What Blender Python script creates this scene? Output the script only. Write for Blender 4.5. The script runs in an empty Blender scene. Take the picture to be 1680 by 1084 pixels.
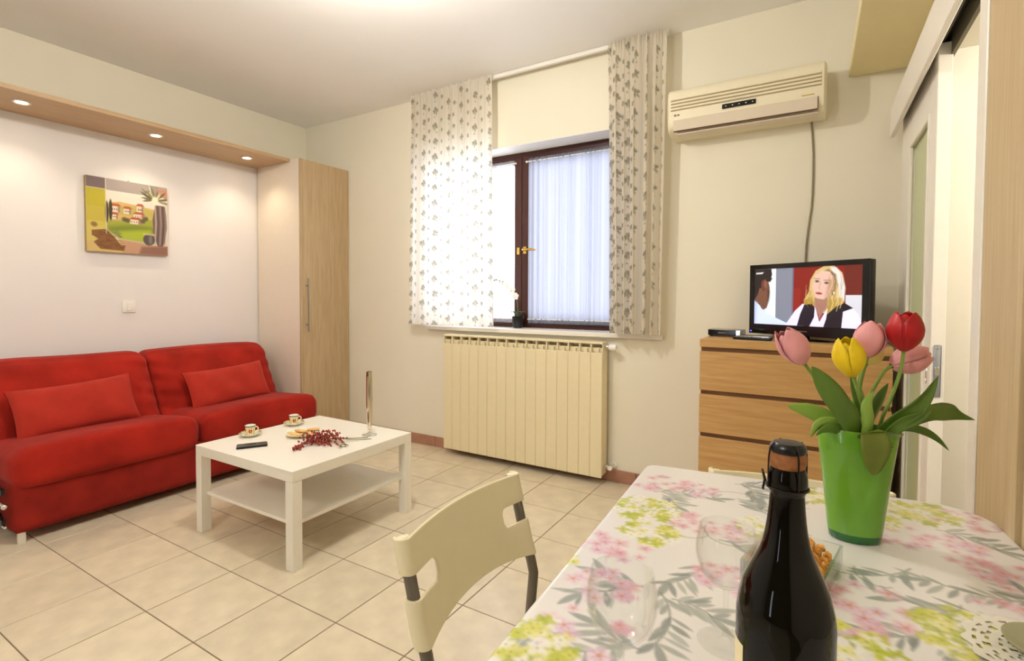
import bpy, bmesh, math, random
import numpy as np
from mathutils import Vector, Matrix

PI = math.pi
random.seed(7)
C = bpy.context.scene.collection
sc = bpy.context.scene

# ------------------------------------------------------------------ camera
F, YAW, PITCH, ROLL, CAMZ, PX, PY = 842.15, 0.5501, 0.0292, 0.0036, 1.2197, 819.07, 511.6
_f = Vector((-math.sin(YAW) * math.cos(PITCH), math.cos(YAW) * math.cos(PITCH), -math.sin(PITCH)))
_r = Vector((math.cos(YAW), math.sin(YAW), 0))
_u = _r.cross(_f)
_r2 = _r * math.cos(ROLL) + _u * math.sin(ROLL)
_u2 = _r2.cross(_f)
cd = bpy.data.cameras.new('camera')
cam = bpy.data.objects.new('camera', cd)
C.objects.link(cam)
M = Matrix.Identity(4)
for i in range(3):
    M[i][0] = _r2[i]; M[i][1] = _u2[i]; M[i][2] = -_f[i]
M[2][3] = CAMZ
cam.matrix_world = M
cd.sensor_width = 36.0
cd.lens = 36.0 * F / 1680
cd.shift_x = (840 - PX) / 1680
cd.shift_y = (PY - 542) / 1680
cd.clip_start = 0.02
sc.camera = cam

# ------------------------------------------------------------------ world, lights, exposure
sc.view_settings.view_transform = 'Standard'
sc.view_settings.look = 'None'
sc.view_settings.gamma = 1.0
sc.view_settings.use_curve_mapping = False
sc.view_settings.exposure = 0.0
w = bpy.data.worlds.new('world')
sc.world = w
w.use_nodes = True
bg = w.node_tree.nodes['Background']
bg.inputs[0].default_value = (0.82, 0.89, 1.0, 1)
bg.inputs[1].default_value = 7.0


def lamp(name, kind, loc, energy, color, **kw):
    d = bpy.data.lights.new(name, kind)
    d.energy = energy
    d.color = color
    for k, v in kw.items():
        setattr(d, k, v)
    o = bpy.data.objects.new(name, d)
    o.location = loc
    C.objects.link(o)
    return o


WARM = (1.0, 0.965, 0.905)
lamp('ceiling_lamp_light', 'POINT', (-1.64, 1.50, 2.56), 50, WARM, shadow_soft_size=0.045)
lamp('rear_fill_light', 'POINT', (-1.3, -1.2, 2.60), 66, WARM, shadow_soft_size=0.12)  # added fill from behind the camera, hung on an unseen lamp
lamp('jamb_fill_light', 'POINT', (1.15, 1.70, 1.9), 25, (1.0, 0.95, 0.88), shadow_soft_size=0.1)  # added without a fixture to brighten the door jamb
for _y in (1.11, 1.82, 2.49):
    l = lamp('downlight_beam', 'SPOT', (-3.92, _y, 2.318), 9, (1.0, 0.84, 0.62), shadow_soft_size=0.02)
    l.data.spot_size = math.radians(125)
    l.data.spot_blend = 0.9


# ------------------------------------------------------------------ helpers
def lin(h):
    """sRGB 0-255 triple -> linear"""
    return tuple(((c / 255) / 12.92 if c / 255 <= 0.04045 else ((c / 255 + 0.055) / 1.055) ** 2.4) for c in h)


def mat(name, rgb, rough=0.5, metal=0.0, vary=0.04, scale=30.0, bump=0.0, bscale=None, spec=0.5, stretch=None,
        coat=0.0, trans=0.0, ior=1.45, rnd=0.0, sheen=0.0, emit=0.0):
    m = bpy.data.materials.new(name)
    m.use_nodes = True
    nt = m.node_tree
    b = nt.nodes['Principled BSDF']
    b.inputs['Roughness'].default_value = rough
    b.inputs['Metallic'].default_value = metal
    b.inputs['Specular IOR Level'].default_value = spec
    b.inputs['Coat Weight'].default_value = coat
    b.inputs['Transmission Weight'].default_value = trans
    b.inputs['IOR'].default_value = ior
    if sheen:
        b.inputs['Sheen Weight'].default_value = sheen
    tc = nt.nodes.new('ShaderNodeTexCoord')
    mp = nt.nodes.new('ShaderNodeMapping')
    if stretch:
        mp.inputs['Scale'].default_value = stretch
    nt.links.new(tc.outputs['Object'], mp.inputs[0])
    no = nt.nodes.new('ShaderNodeTexNoise')
    no.inputs['Scale'].default_value = scale
    no.inputs['Detail'].default_value = 4
    nt.links.new(mp.outputs[0], no.inputs['Vector'])
    c = lin(rgb)
    cr = nt.nodes.new('ShaderNodeValToRGB')
    cr.color_ramp.elements[0].position = 0.3
    cr.color_ramp.elements[1].position = 0.7
    cr.color_ramp.elements[0].color = tuple(max(0, x * (1 - vary)) for x in c) + (1,)
    cr.color_ramp.elements[1].color = tuple(min(1, x * (1 + vary)) for x in c) + (1,)
    nt.links.new(no.outputs['Fac'], cr.inputs[0])
    out = cr.outputs[0]
    if rnd:
        oi = nt.nodes.new('ShaderNodeObjectInfo')
        hs = nt.nodes.new('ShaderNodeHueSaturation')
        mr = nt.nodes.new('ShaderNodeMapRange')
        mr.inputs['To Min'].default_value = 1 - rnd
        mr.inputs['To Max'].default_value = 1 + rnd
        nt.links.new(oi.outputs['Random'], mr.inputs[0])
        nt.links.new(mr.outputs[0], hs.inputs['Value'])
        nt.links.new(out, hs.inputs['Color'])
        out = hs.outputs[0]
    nt.links.new(out, b.inputs['Base Color'])
    if emit:
        nt.links.new(out, b.inputs['Emission Color'])
        b.inputs['Emission Strength'].default_value = emit
    if bump:
        n2 = nt.nodes.new('ShaderNodeTexNoise')
        n2.inputs['Scale'].default_value = bscale or scale
        n2.inputs['Detail'].default_value = 6
        nt.links.new(mp.outputs[0], n2.inputs['Vector'])
        bp = nt.nodes.new('ShaderNodeBump')
        bp.inputs['Strength'].default_value = bump
        bp.inputs['Distance'].default_value = 0.01
        nt.links.new(n2.outputs['Fac'], bp.inputs['Height'])
        nt.links.new(bp.outputs[0], b.inputs['Normal'])
    return m


def wood(name, dark, light, stretch, rough=0.45, scale=6.0, rings=0.5):
    m = bpy.data.materials.new(name)
    m.use_nodes = True
    nt = m.node_tree
    b = nt.nodes['Principled BSDF']
    b.inputs['Roughness'].default_value = rough
    tc = nt.nodes.new('ShaderNodeTexCoord')
    mp = nt.nodes.new('ShaderNodeMapping')
    mp.inputs['Scale'].default_value = stretch
    nt.links.new(tc.outputs['Object'], mp.inputs[0])
    no = nt.nodes.new('ShaderNodeTexNoise')
    no.inputs['Scale'].default_value = scale
    no.inputs['Detail'].default_value = 8
    no.inputs['Distortion'].default_value = rings
    nt.links.new(mp.outputs[0], no.inputs['Vector'])
    cr = nt.nodes.new('ShaderNodeValToRGB')
    e = cr.color_ramp.elements
    e[0].position = 0.25
    e[1].position = 0.75
    e[0].color = lin(dark) + (1,)
    e[1].color = lin(light) + (1,)
    nt.links.new(no.outputs['Fac'], cr.inputs[0])
    nt.links.new(cr.outputs[0], b.inputs['Base Color'])
    return m


def paint_mat(name, rough=0.5, coat=0.0, emit=0.0, translucent=0.0, bump=0.0, bscale=200):
    """material that shows the printed colours stored on the mesh"""
    m = bpy.data.materials.new(name)
    m.use_nodes = True
    nt = m.node_tree
    b = nt.nodes['Principled BSDF']
    b.inputs['Roughness'].default_value = rough
    b.inputs['Coat Weight'].default_value = coat
    b.inputs['Coat Roughness'].default_value = 0.15
    a = nt.nodes.new('ShaderNodeVertexColor')
    a.layer_name = 'Col'
    nt.links.new(a.outputs[0], b.inputs['Base Color'])
    if emit:
        nt.links.new(a.outputs[0], b.inputs['Emission Color'])
        b.inputs['Emission Strength'].default_value = emit
    if bump:
        tc = nt.nodes.new('ShaderNodeTexCoord')
        n2 = nt.nodes.new('ShaderNodeTexNoise')
        n2.inputs['Scale'].default_value = bscale
        nt.links.new(tc.outputs['Object'], n2.inputs['Vector'])
        bp = nt.nodes.new('ShaderNodeBump')
        bp.inputs['Strength'].default_value = bump
        bp.inputs['Distance'].default_value = 0.01
        nt.links.new(n2.outputs['Fac'], bp.inputs['Height'])
        nt.links.new(bp.outputs[0], b.inputs['Normal'])
    if translucent:
        o = nt.nodes['Material Output']
        t = nt.nodes.new('ShaderNodeBsdfTranslucent')
        nt.links.new(a.outputs[0], t.inputs[0])
        mx = nt.nodes.new('ShaderNodeMixShader')
        mx.inputs[0].default_value = translucent
        nt.links.new(b.outputs[0], mx.inputs[1])
        nt.links.new(t.outputs[0], mx.inputs[2])
        nt.links.new(mx.outputs[0], o.inputs[0])
    return m


def thin_glass(name, tint=(1, 1, 1), refl=0.12):
    m = bpy.data.materials.new(name)
    m.use_nodes = True
    nt = m.node_tree
    o = nt.nodes['Material Output']
    nt.nodes.remove(nt.nodes['Principled BSDF'])
    t = nt.nodes.new('ShaderNodeBsdfTransparent')
    t.inputs[0].default_value = tuple(tint) + (1,)
    g = nt.nodes.new('ShaderNodeBsdfGlossy')
    g.inputs['Roughness'].default_value = 0.03
    fr = nt.nodes.new('ShaderNodeLayerWeight')
    fr.inputs[0].default_value = refl
    mx = nt.nodes.new('ShaderNodeMixShader')
    nt.links.new(fr.outputs['Facing'], mx.inputs[0])
    nt.links.new(t.outputs[0], mx.inputs[1])
    nt.links.new(g.outputs[0], mx.inputs[2])
    nt.links.new(mx.outputs[0], o.inputs[0])
    return m


def cloth_sheer(name, rgb, through=0.35, fold_shade=0.10):
    m = bpy.data.materials.new(name)
    m.use_nodes = True
    nt = m.node_tree
    o = nt.nodes['Material Output']
    nt.nodes.remove(nt.nodes['Principled BSDF'])
    d = nt.nodes.new('ShaderNodeBsdfDiffuse')
    t = nt.nodes.new('ShaderNodeBsdfTranslucent')
    p = nt.nodes.new('ShaderNodeBsdfTransparent')
    for n in (d, t):
        n.inputs[0].default_value = lin(rgb) + (1,)
    tc = nt.nodes.new('ShaderNodeTexCoord')
    mp = nt.nodes.new('ShaderNodeMapping')
    mp.inputs['Scale'].default_value = (38, 1, 0.25)
    no = nt.nodes.new('ShaderNodeTexNoise')
    no.inputs['Scale'].default_value = 1.0
    no.inputs['Detail'].default_value = 4
    cr = nt.nodes.new('ShaderNodeValToRGB')
    cr.color_ramp.elements[0].position = 0.35
    cr.color_ramp.elements[1].position = 0.65
    cr.color_ramp.elements[0].color = tuple(x * (1 - 2 * fold_shade) for x in lin(rgb)) + (1,)  # fold shading painted into the cloth colour as upright bands
    cr.color_ramp.elements[1].color = lin(rgb) + (1,)
    nt.links.new(tc.outputs['Object'], mp.inputs[0])
    nt.links.new(mp.outputs[0], no.inputs['Vector'])
    nt.links.new(no.outputs['Fac'], cr.inputs[0])
    nt.links.new(cr.outputs[0], d.inputs[0])
    nt.links.new(cr.outputs[0], t.inputs[0])
    m1 = nt.nodes.new('ShaderNodeMixShader')
    m1.inputs[0].default_value = 0.6
    nt.links.new(d.outputs[0], m1.inputs[1])
    nt.links.new(t.outputs[0], m1.inputs[2])
    m2 = nt.nodes.new('ShaderNodeMixShader')
    m2.inputs[0].default_value = through
    nt.links.new(m1.outputs[0], m2.inputs[1])
    nt.links.new(p.outputs[0], m2.inputs[2])
    nt.links.new(m2.outputs[0], o.inputs[0])
    return m


def B():
    return bmesh.new()


def box(bm, x0, x1, y0, y1, z0, z1, bev=0.0, seg=2):
    r = bmesh.ops.create_cube(bm, size=1.0)
    vs = r['verts']
    for v in vs:
        v.co = Vector(((x0 + x1) / 2 + v.co.x * (x1 - x0), (y0 + y1) / 2 + v.co.y * (y1 - y0), (z0 + z1) / 2 + v.co.z * (z1 - z0)))
    if bev > 0:
        es = {e for v in vs for e in v.link_edges}
        bmesh.ops.bevel(bm, geom=list(es), offset=bev, segments=seg, profile=0.5, affect='EDGES')
    return bm


def tube(bm, pts, r, seg=10, caps=True):
    pts = [Vector(p) for p in pts]
    n = len(pts)
    rad = r if isinstance(r, (list, tuple)) else [r] * n
    t0 = (pts[1] - pts[0]).normalized()
    a = Vector((0, 0, 1)) if abs(t0.z) < 0.9 else Vector((1, 0, 0))
    nrm = (a - t0 * a.dot(t0)).normalized()
    rings = []
    for i in range(n):
        t = (pts[min(i + 1, n - 1)] - pts[max(i - 1, 0)]).normalized()
        nrm = (nrm - t * nrm.dot(t)).normalized()
        bn = t.cross(nrm)
        rings.append([bm.verts.new(pts[i] + (nrm * math.cos(2 * PI * k / seg) + bn * math.sin(2 * PI * k / seg)) * rad[i]) for k in range(seg)])
    for i in range(n - 1):
        for k in range(seg):
            bm.faces.new((rings[i][k], rings[i][(k + 1) % seg], rings[i + 1][(k + 1) % seg], rings[i + 1][k]))
    if caps:
        bm.faces.new(rings[0][::-1])
        bm.faces.new(rings[-1])
    return bm


def lathe(bm, prof, c=(0, 0, 0), seg=32, sx=1.0, sy=1.0, rot=0.0):
    """revolve (r, z) pairs about the vertical through c; r = 0 closes the end"""
    rings = []
    for r, z in prof:
        if r < 1e-6:
            rings.append([bm.verts.new((c[0], c[1], c[2] + z))])
        else:
            row = []
            for k in range(seg):
                x, y = r * sx * math.cos(2 * PI * k / seg), r * sy * math.sin(2 * PI * k / seg)
                row.append(bm.verts.new((c[0] + x * math.cos(rot) - y * math.sin(rot), c[1] + x * math.sin(rot) + y * math.cos(rot), c[2] + z)))
            rings.append(row)
    for a, b in zip(rings[:-1], rings[1:]):
        for k in range(seg):
            k2 = (k + 1) % seg
            if len(a) == 1 and len(b) == 1:
                continue
            if len(a) == 1:
                bm.faces.new((a[0], b[k2], b[k]))
            elif len(b) == 1:
                bm.faces.new((a[k], a[k2], b[0]))
            else:
                bm.faces.new((a[k], a[k2], b[k2], b[k]))
    return bm


def ball(bm, c, r, u=12, v=8, scale=(1, 1, 1)):
    mt = Matrix.Translation(c) @ Matrix.Diagonal((r * scale[0], r * scale[1], r * scale[2], 1))
    bmesh.ops.create_uvsphere(bm, u_segments=u, v_segments=v, radius=1.0, matrix=mt)
    return bm


def cyl(bm, p0, p1, r, seg=16):
    return tube(bm, [p0, p1], r, seg)


def surf(bm, fn, nu, nv):
    g = [[bm.verts.new(fn(i / nu, j / nv)) for j in range(nv + 1)] for i in range(nu + 1)]
    for i in range(nu):
        for j in range(nv):
            bm.faces.new((g[i][j], g[i + 1][j], g[i + 1][j + 1], g[i][j + 1]))
    return bm


def soft_box(bm, x0, x1, y0, y1, z0, z1, r, n=(6, 10, 5), fn=None):
    """a rounded, subdivided box; fn(p, q) may push points about (q in -1..1)"""
    h = Vector(((x1 - x0) / 2, (y1 - y0) / 2, (z1 - z0) / 2))
    c = Vector(((x0 + x1) / 2, (y0 + y1) / 2, (z0 + z1) / 2))
    cache = {}

    def vert(i, j, k):
        key = (i, j, k)
        if key not in cache:
            q = Vector((2 * i / n[0] - 1, 2 * j / n[1] - 1, 2 * k / n[2] - 1))
            p = Vector((q.x * h.x, q.y * h.y, q.z * h.z))
            inn = Vector([max(-(h[a] - r), min(h[a] - r, p[a])) for a in range(3)])
            d = p - inn
            if d.length > 1e-9:
                p = inn + d.normalized() * r
            p = p + c
            if fn:
                p = fn(p, q)
            cache[key] = bm.verts.new(p)
        return cache[key]
    a, b, d = n
    for i in range(a):
        for j in range(b):
            bm.faces.new((vert(i, j, 0), vert(i, j + 1, 0), vert(i + 1, j + 1, 0), vert(i + 1, j, 0)))
            bm.faces.new((vert(i, j, d), vert(i + 1, j, d), vert(i + 1, j + 1, d), vert(i, j + 1, d)))
    for i in range(a):
        for k in range(d):
            bm.faces.new((vert(i, 0, k), vert(i + 1, 0, k), vert(i + 1, 0, k + 1), vert(i, 0, k + 1)))
            bm.faces.new((vert(i, b, k), vert(i, b, k + 1), vert(i + 1, b, k + 1), vert(i + 1, b, k)))
    for j in range(b):
        for k in range(d):
            bm.faces.new((vert(0, j, k), vert(0, j, k + 1), vert(0, j + 1, k + 1), vert(0, j + 1, k)))
            bm.faces.new((vert(a, j, k), vert(a, j + 1, k), vert(a, j + 1, k + 1), vert(a, j, k + 1)))
    return bm


def move(bm, mtx):
    bm.transform(mtx)
    return bm


def link_mesh(name, me, parent):
    o = bpy.data.objects.new(name, me)
    C.objects.link(o)
    if parent is not None:
        o.parent = parent
    return o


def root_of(o):
    while o.parent is not None:
        o = o.parent
    return o


def obj(name, bm, m, parent=None, smooth=True, world=True, angle=40):
    """link bm as ONE mesh object; points given in world coordinates are brought into the frame of the thing"""
    bmesh.ops.recalc_face_normals(bm, faces=bm.faces[:])
    if parent is not None and world:
        bm.transform(frame(root_of(parent)).inverted())
    me = bpy.data.meshes.new(name)
    bm.to_mesh(me)
    bm.free()
    if smooth:
        me.polygons.foreach_set('use_smooth', [True] * len(me.polygons))
        me.set_sharp_from_angle(angle=math.radians(angle))
    me.materials.append(m)
    return link_mesh(name, me, parent)


def frame(o):
    return Matrix.Translation(o.location) @ Matrix.Rotation(o.rotation_euler[2], 4, 'Z')


def tag(o, label, cat, group=None, kind=None):
    if label:
        o['label'] = label
    if cat:
        o['category'] = cat
    if group:
        o['group'] = group
    if kind:
        o['kind'] = kind
    return o


def thing(name, label, cat, loc=(0, 0, 0), rz=0.0, group=None):
    o = bpy.data.objects.new(name, None)
    o.empty_display_size = 0.05
    C.objects.link(o)
    o.location = loc
    o.rotation_euler = (0, 0, rz)
    return tag(o, label, cat, group)


def struct(name, bm, m, parent=None, smooth=False):
    o = obj(name, bm, m, parent, smooth=smooth)
    if parent is None:
        o['kind'] = 'structure'
    return o


def struct_root(name, loc=(0, 0, 0)):
    o = bpy.data.objects.new(name, None)
    C.objects.link(o)
    o.location = loc
    o['kind'] = 'structure'
    return o


def dup(root, loc, rz=None, label=None, group=None):
    r = root.copy()
    C.objects.link(r)
    r.location = loc
    if rz is not None:
        r.rotation_euler = (0, 0, rz)
    if label:
        r['label'] = label
    if group:
        r['group'] = group
    for ch in list(root.children):
        c = ch.copy()
        C.objects.link(c)
        c.parent = r
        for g in list(ch.children):
            d = g.copy()
            C.objects.link(d)
            d.parent = c
    return r


def solid(o, t, off=0.0):
    md = o.modifiers.new('thickness', 'SOLIDIFY')
    md.thickness = t
    md.offset = off
    return o


def subsurf(o, n=1):
    md = o.modifiers.new('smooth', 'SUBSURF')
    md.levels = n
    md.render_levels = n
    return o


def grid_mesh(name, P, Cc, m, parent=None, closed_u=False, smooth=True):
    """P (H, W, 3) points and Cc (H, W, 3) printed linear colours -> one mesh"""
    if parent is not None:
        inv = np.array(frame(root_of(parent)).inverted())
        P = P @ inv[:3, :3].T + inv[:3, 3]
    H, W = P.shape[:2]
    idx = np.arange(H * W).reshape(H, W)
    if closed_u:
        nx = np.roll(idx, -1, axis=1)
        q = np.stack([idx[:-1], nx[:-1], nx[1:], idx[1:]], -1).reshape(-1, 4)
    else:
        q = np.stack([idx[:-1, :-1], idx[:-1, 1:], idx[1:, 1:], idx[1:, :-1]], -1).reshape(-1, 4)
    me = bpy.data.meshes.new(name)
    me.vertices.add(H * W)
    me.vertices.foreach_set('co', P.reshape(-1).astype(np.float32))
    me.loops.add(q.size)
    me.loops.foreach_set('vertex_index', q.reshape(-1).astype(np.int32))
    me.polygons.add(len(q))
    me.polygons.foreach_set('loop_start', (np.arange(len(q)) * 4).astype(np.int32))
    me.polygons.foreach_set('use_smooth', np.full(len(q), smooth))
    me.update(calc_edges=True)
    at = me.color_attributes.new('Col', 'FLOAT_COLOR', 'POINT')
    col = np.ones((H * W, 4), np.float32)
    col[:, :3] = Cc.reshape(-1, 3)
    at.data.foreach_set('color', col.reshape(-1))
    me.materials.append(m)
    return link_mesh(name, me, parent)


class Print:
    """a flat print drawn on a regular grid: x to the right, y down, both in the print's own units"""

    def __init__(s, w, h, res, base):
        s.W, s.H, s.res = max(2, int(round(w / res)) + 1), max(2, int(round(h / res)) + 1), res
        s.a = np.empty((s.H, s.W, 3))
        s.a[:] = lin(base)

    def _win(s, x0, x1, y0, y1):
        i0, i1 = max(0, int(x0 / s.res) - 2), min(s.W, int(x1 / s.res) + 3)
        j0, j1 = max(0, int(y0 / s.res) - 2), min(s.H, int(y1 / s.res) + 3)
        if i0 >= i1 or j0 >= j1:
            return None
        X, Y = np.meshgrid(np.arange(i0, i1) * s.res, np.arange(j0, j1) * s.res)
        return (slice(j0, j1), slice(i0, i1)), X, Y

    def _put(s, sl, d, col, al, soft):
        soft = soft or s.res
        k = np.clip(0.5 - d / soft, 0, 1)[..., None] * al
        s.a[sl] = s.a[sl] * (1 - k) + np.array(lin(col)) * k

    def ell(s, cx, cy, rx, ry, col, ang=0.0, al=1.0, soft=None):
        m = max(rx, ry)
        g = s._win(cx - m, cx + m, cy - m, cy + m)
        if g is None:
            return
        sl, X, Y = g
        u = (X - cx) * math.cos(ang) + (Y - cy) * math.sin(ang)
        v = -(X - cx) * math.sin(ang) + (Y - cy) * math.cos(ang)
        d = (np.sqrt((u / rx) ** 2 + (v / ry) ** 2) - 1) * min(rx, ry)
        s._put(sl, d, col, al, soft)

    def rect(s, x0, x1, y0, y1, col, al=1.0):
        s.poly([(x0, y0), (x1, y0), (x1, y1), (x0, y1)], col, al)

    def poly(s, pts, col, al=1.0, soft=None):
        xs, ys = [p[0] for p in pts], [p[1] for p in pts]
        g = s._win(min(xs), max(xs), min(ys), max(ys))
        if g is None:
            return
        sl, X, Y = g
        ins = np.zeros(X.shape, bool)
        dist = np.full(X.shape, 1e9)
        for (x0, y0), (x1, y1) in zip(pts, pts[1:] + pts[:1]):
            if y0 != y1:
                ins ^= ((Y < y0) != (Y < y1)) & (X < (x1 - x0) * (Y - y0) / (y1 - y0) + x0)
            L = max(1e-12, (x1 - x0) ** 2 + (y1 - y0) ** 2)
            t = np.clip(((X - x0) * (x1 - x0) + (Y - y0) * (y1 - y0)) / L, 0, 1)
            dist = np.minimum(dist, np.hypot(X - x0 - t * (x1 - x0), Y - y0 - t * (y1 - y0)))
        s._put(sl, np.where(ins, -dist, dist), col, al, soft)

    def line(s, pts, wd, col, al=1.0, soft=None):
        xs, ys = [p[0] for p in pts], [p[1] for p in pts]
        g = s._win(min(xs) - wd, max(xs) + wd, min(ys) - wd, max(ys) + wd)
        if g is None:
            return
        sl, X, Y = g
        dist = np.full(X.shape, 1e9)
        for (x0, y0), (x1, y1) in zip(pts[:-1], pts[1:]):
            L = max(1e-12, (x1 - x0) ** 2 + (y1 - y0) ** 2)
            t = np.clip(((X - x0) * (x1 - x0) + (Y - y0) * (y1 - y0)) / L, 0, 1)
            dist = np.minimum(dist, np.hypot(X - x0 - t * (x1 - x0), Y - y0 - t * (y1 - y0)))
        s._put(sl, dist - wd / 2, col, al, soft)

    def leaf(s, x0, y0, ang, ln, wd, col, al=1.0, soft=None):
        x1, y1 = x0 + ln * math.cos(ang), y0 + ln * math.sin(ang)
        g = s._win(min(x0, x1) - wd, max(x0, x1) + wd, min(y0, y1) - wd, max(y0, y1) + wd)
        if g is None:
            return
        sl, X, Y = g
        u = ((X - x0) * math.cos(ang) + (Y - y0) * math.sin(ang)) / ln
        v = -(X - x0) * math.sin(ang) + (Y - y0) * math.cos(ang)
        hw = wd / 2 * np.sin(PI * np.clip(u, 0, 1)) ** 0.8
        d = np.where((u < 0) | (u > 1), 1.0, np.abs(v) - hw)
        s._put(sl, d, col, al, soft)


# ------------------------------------------------------------------ materials
M_wall = mat('cream wall paint', (240, 233, 212), 0.85, vary=0.012, scale=3, bump=0.05, bscale=90)
M_wallk = mat('dark rear wall', (118, 100, 76), 0.85, vary=0.03, scale=3)  # unseen wall, colour darkened to dim its reflection in the bottle
M_wallw = mat('white wall paint', (238, 233, 231), 0.8, vary=0.012, scale=3, bump=0.05, bscale=90)
M_ceil = mat('white ceiling paint', (246, 244, 241), 0.9, vary=0.01, scale=3)
M_tile = mat('cream stone tile', (219, 205, 177), 0.28, vary=0.10, scale=9, bump=0.03, bscale=25, rnd=0.05)
M_grout = mat('dark grout', (132, 114, 94), 0.9)
M_skirt = mat('terracotta skirting tile', (176, 128, 104), 0.4, vary=0.08, scale=20, rnd=0.05)
M_beech = wood('beech veneer', (176, 148, 108), (198, 172, 134), (9, 9, 0.6))
M_beech_y = wood('beech veneer board', (180, 148, 108), (202, 170, 130), (9, 0.6, 9))
M_oak = wood('oak veneer', (180, 136, 80), (206, 164, 106), (0.7, 12, 10), rough=0.4)
M_oakdark = wood('dark oak groove', (96, 60, 28), (124, 82, 42), (0.7, 12, 10))
M_wside = mat('white melamine', (236, 224, 206), 0.45, vary=0.01)
M_pine = wood('pale pine board', (186, 162, 120), (204, 182, 142), (14, 14, 0.5), rough=0.5)
M_lacq = mat('white lacquer', (240, 234, 222), 0.35, vary=0.01)
M_frost = mat('frosted green glass', (196, 203, 160), 0.35, vary=0.02, spec=0.5)
M_steel = mat('brushed steel', (190, 188, 184), 0.3, metal=1.0)
M_chrome = mat('chrome', (225, 225, 225), 0.12, metal=1.0)
M_brass = mat('brass', (214, 176, 92), 0.25, metal=1.0)
M_alu = mat('dull aluminium rail', (104, 98, 76), 0.5, metal=0.6)
M_black = mat('black plastic', (16, 15, 15), 0.3, vary=0.1)
M_gloss = mat('black gloss plastic', (10, 9, 10), 0.12)
M_dark = mat('dark void', (28, 22, 18), 0.8)
M_sofa = mat('red microfibre', (160, 38, 27), 0.95, vary=0.2, scale=5, bump=0.6, bscale=8, sheen=0.06, spec=0.1)
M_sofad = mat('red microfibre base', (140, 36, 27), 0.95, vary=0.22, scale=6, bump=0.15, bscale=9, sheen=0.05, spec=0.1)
M_pillow = mat('red pillow cotton', (176, 52, 39), 0.95, vary=0.1, scale=8, bump=0.25, bscale=12, sheen=0.08, spec=0.1)
M_wtable = mat('white table foil', (244, 238, 224), 0.3, vary=0.01)
M_rad = mat('cream radiator enamel', (238, 224, 184), 0.35, vary=0.01)
M_ac = mat('cream ac plastic', (240, 230, 200), 0.4, vary=0.01)
M_acflap = mat('grey ac flap', (226, 212, 190), 0.4, vary=0.01)
M_brown = mat('dark brown window wood', (68, 30, 20), 0.4, vary=0.15, scale=20, stretch=(8, 8, 0.8))
M_white = mat('white plastic', (242, 238, 230), 0.35, vary=0.01)
M_cream = mat('cream chair plastic', (236, 226, 190), 0.38, vary=0.01)
M_grey = mat('grey lacquered tube', (112, 106, 96), 0.38, metal=0.5)
M_pane = thin_glass('window glass', refl=0.08)
M_glass = mat('clear glass', (255, 255, 255), 0.0, vary=0.0, trans=1.0, ior=1.48)
M_sheer = cloth_sheer('voile greyed against glare', (146, 146, 156), 0.01)  # white cloth, its colour greyed to hold down the backlight
M_sheert = cloth_sheer('voile thinned to glow', (236, 236, 244), 0.5, 0.04)  # made paler and more see-through, standing in for sun on this sash
M_curtain = paint_mat('printed curtain cotton', 0.9, translucent=0.55)
M_clothprint = paint_mat('printed oilcloth', 0.35, coat=0.5, bump=0.05, bscale=40)
M_canvas = paint_mat('painted canvas', 0.75, bump=0.1, bscale=400)
M_screen = paint_mat('lit television picture', 0.25, emit=0.75)
M_ceramic = paint_mat('painted ceramic', 0.15, coat=0.3)
M_porc = mat('cream porcelain', (244, 236, 206), 0.15)
M_lace = mat('white lace', (232, 226, 208), 0.9)
M_bulb = mat('lit lamp glass', (255, 240, 205), 0.4, vary=0, emit=14.0)
M_spot = mat('lit spotlight lens', (255, 238, 200), 0.4, vary=0, emit=30.0)

# ------------------------------------------------------------------ the room
XL, XR, YB, YN, ZC = -4.20, 0.39, 3.275, -3.6, 2.83
TS, JO = 0.3392, 0.0048
TX, TY = -2.5216, 0.951
# floor with its tiles
fl = struct('floor', box(B(), XL - 0.2, 1.9, YN - 0.2, YB + 0.4, -0.1, -0.0018), M_grout)
tb = B()
box(tb, JO / 2, TS - JO / 2, JO / 2, TS - JO / 2, -0.02, 0.0, 0.0)
bmesh.ops.bevel(tb, geom=[e for e in tb.edges if all(v.co.z > -0.001 for v in e.verts)], offset=0.0011, segments=1, affect='EDGES')
tile_me = None
i0, i1 = math.floor((XL - TX) / TS), math.ceil((XR - TX) / TS)
j0, j1 = math.floor((-0.25 - TY) / TS), math.ceil((YB - TY) / TS)
for i in range(i0, i1):
    for j in range(j0, j1):
        x0, y0 = TX + i * TS, TY + j * TS
        full = x0 > XL and x0 + TS < XR and y0 + TS < YB
        if full:
            if tile_me is None:
                o = obj('tile', tb.copy(), M_tile, fl, smooth=False)
                tile_me = o.data
            else:
                o = link_mesh('tile', tile_me, fl)
            o.location = (x0, y0, 0)
        else:
            xa, xb = max(XL, x0 + JO / 2), min(XR, x0 + TS - JO / 2)
            ya, yb = y0 + JO / 2, min(YB, y0 + TS - JO / 2)
            if xb - xa > 0.01 and yb - ya > 0.01:
                obj('tile', box(B(), xa, xb, ya, yb, -0.02, 0.0), M_tile, fl, smooth=False)
tb.free()
rest = B()
for i in range(i0, i1):
    for j in range(math.floor((YN - TY) / TS), j0):
        x0, y0 = TX + i * TS, TY + j * TS
        box(rest, max(XL, x0 + JO / 2), min(XR + .1, x0 + TS - JO / 2), max(YN, y0 + JO / 2), y0 + TS - JO / 2, -0.02, 0.0)
ro = obj('tile', rest, M_tile, fl, smooth=False)
ro['kind'] = 'stuff'

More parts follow.
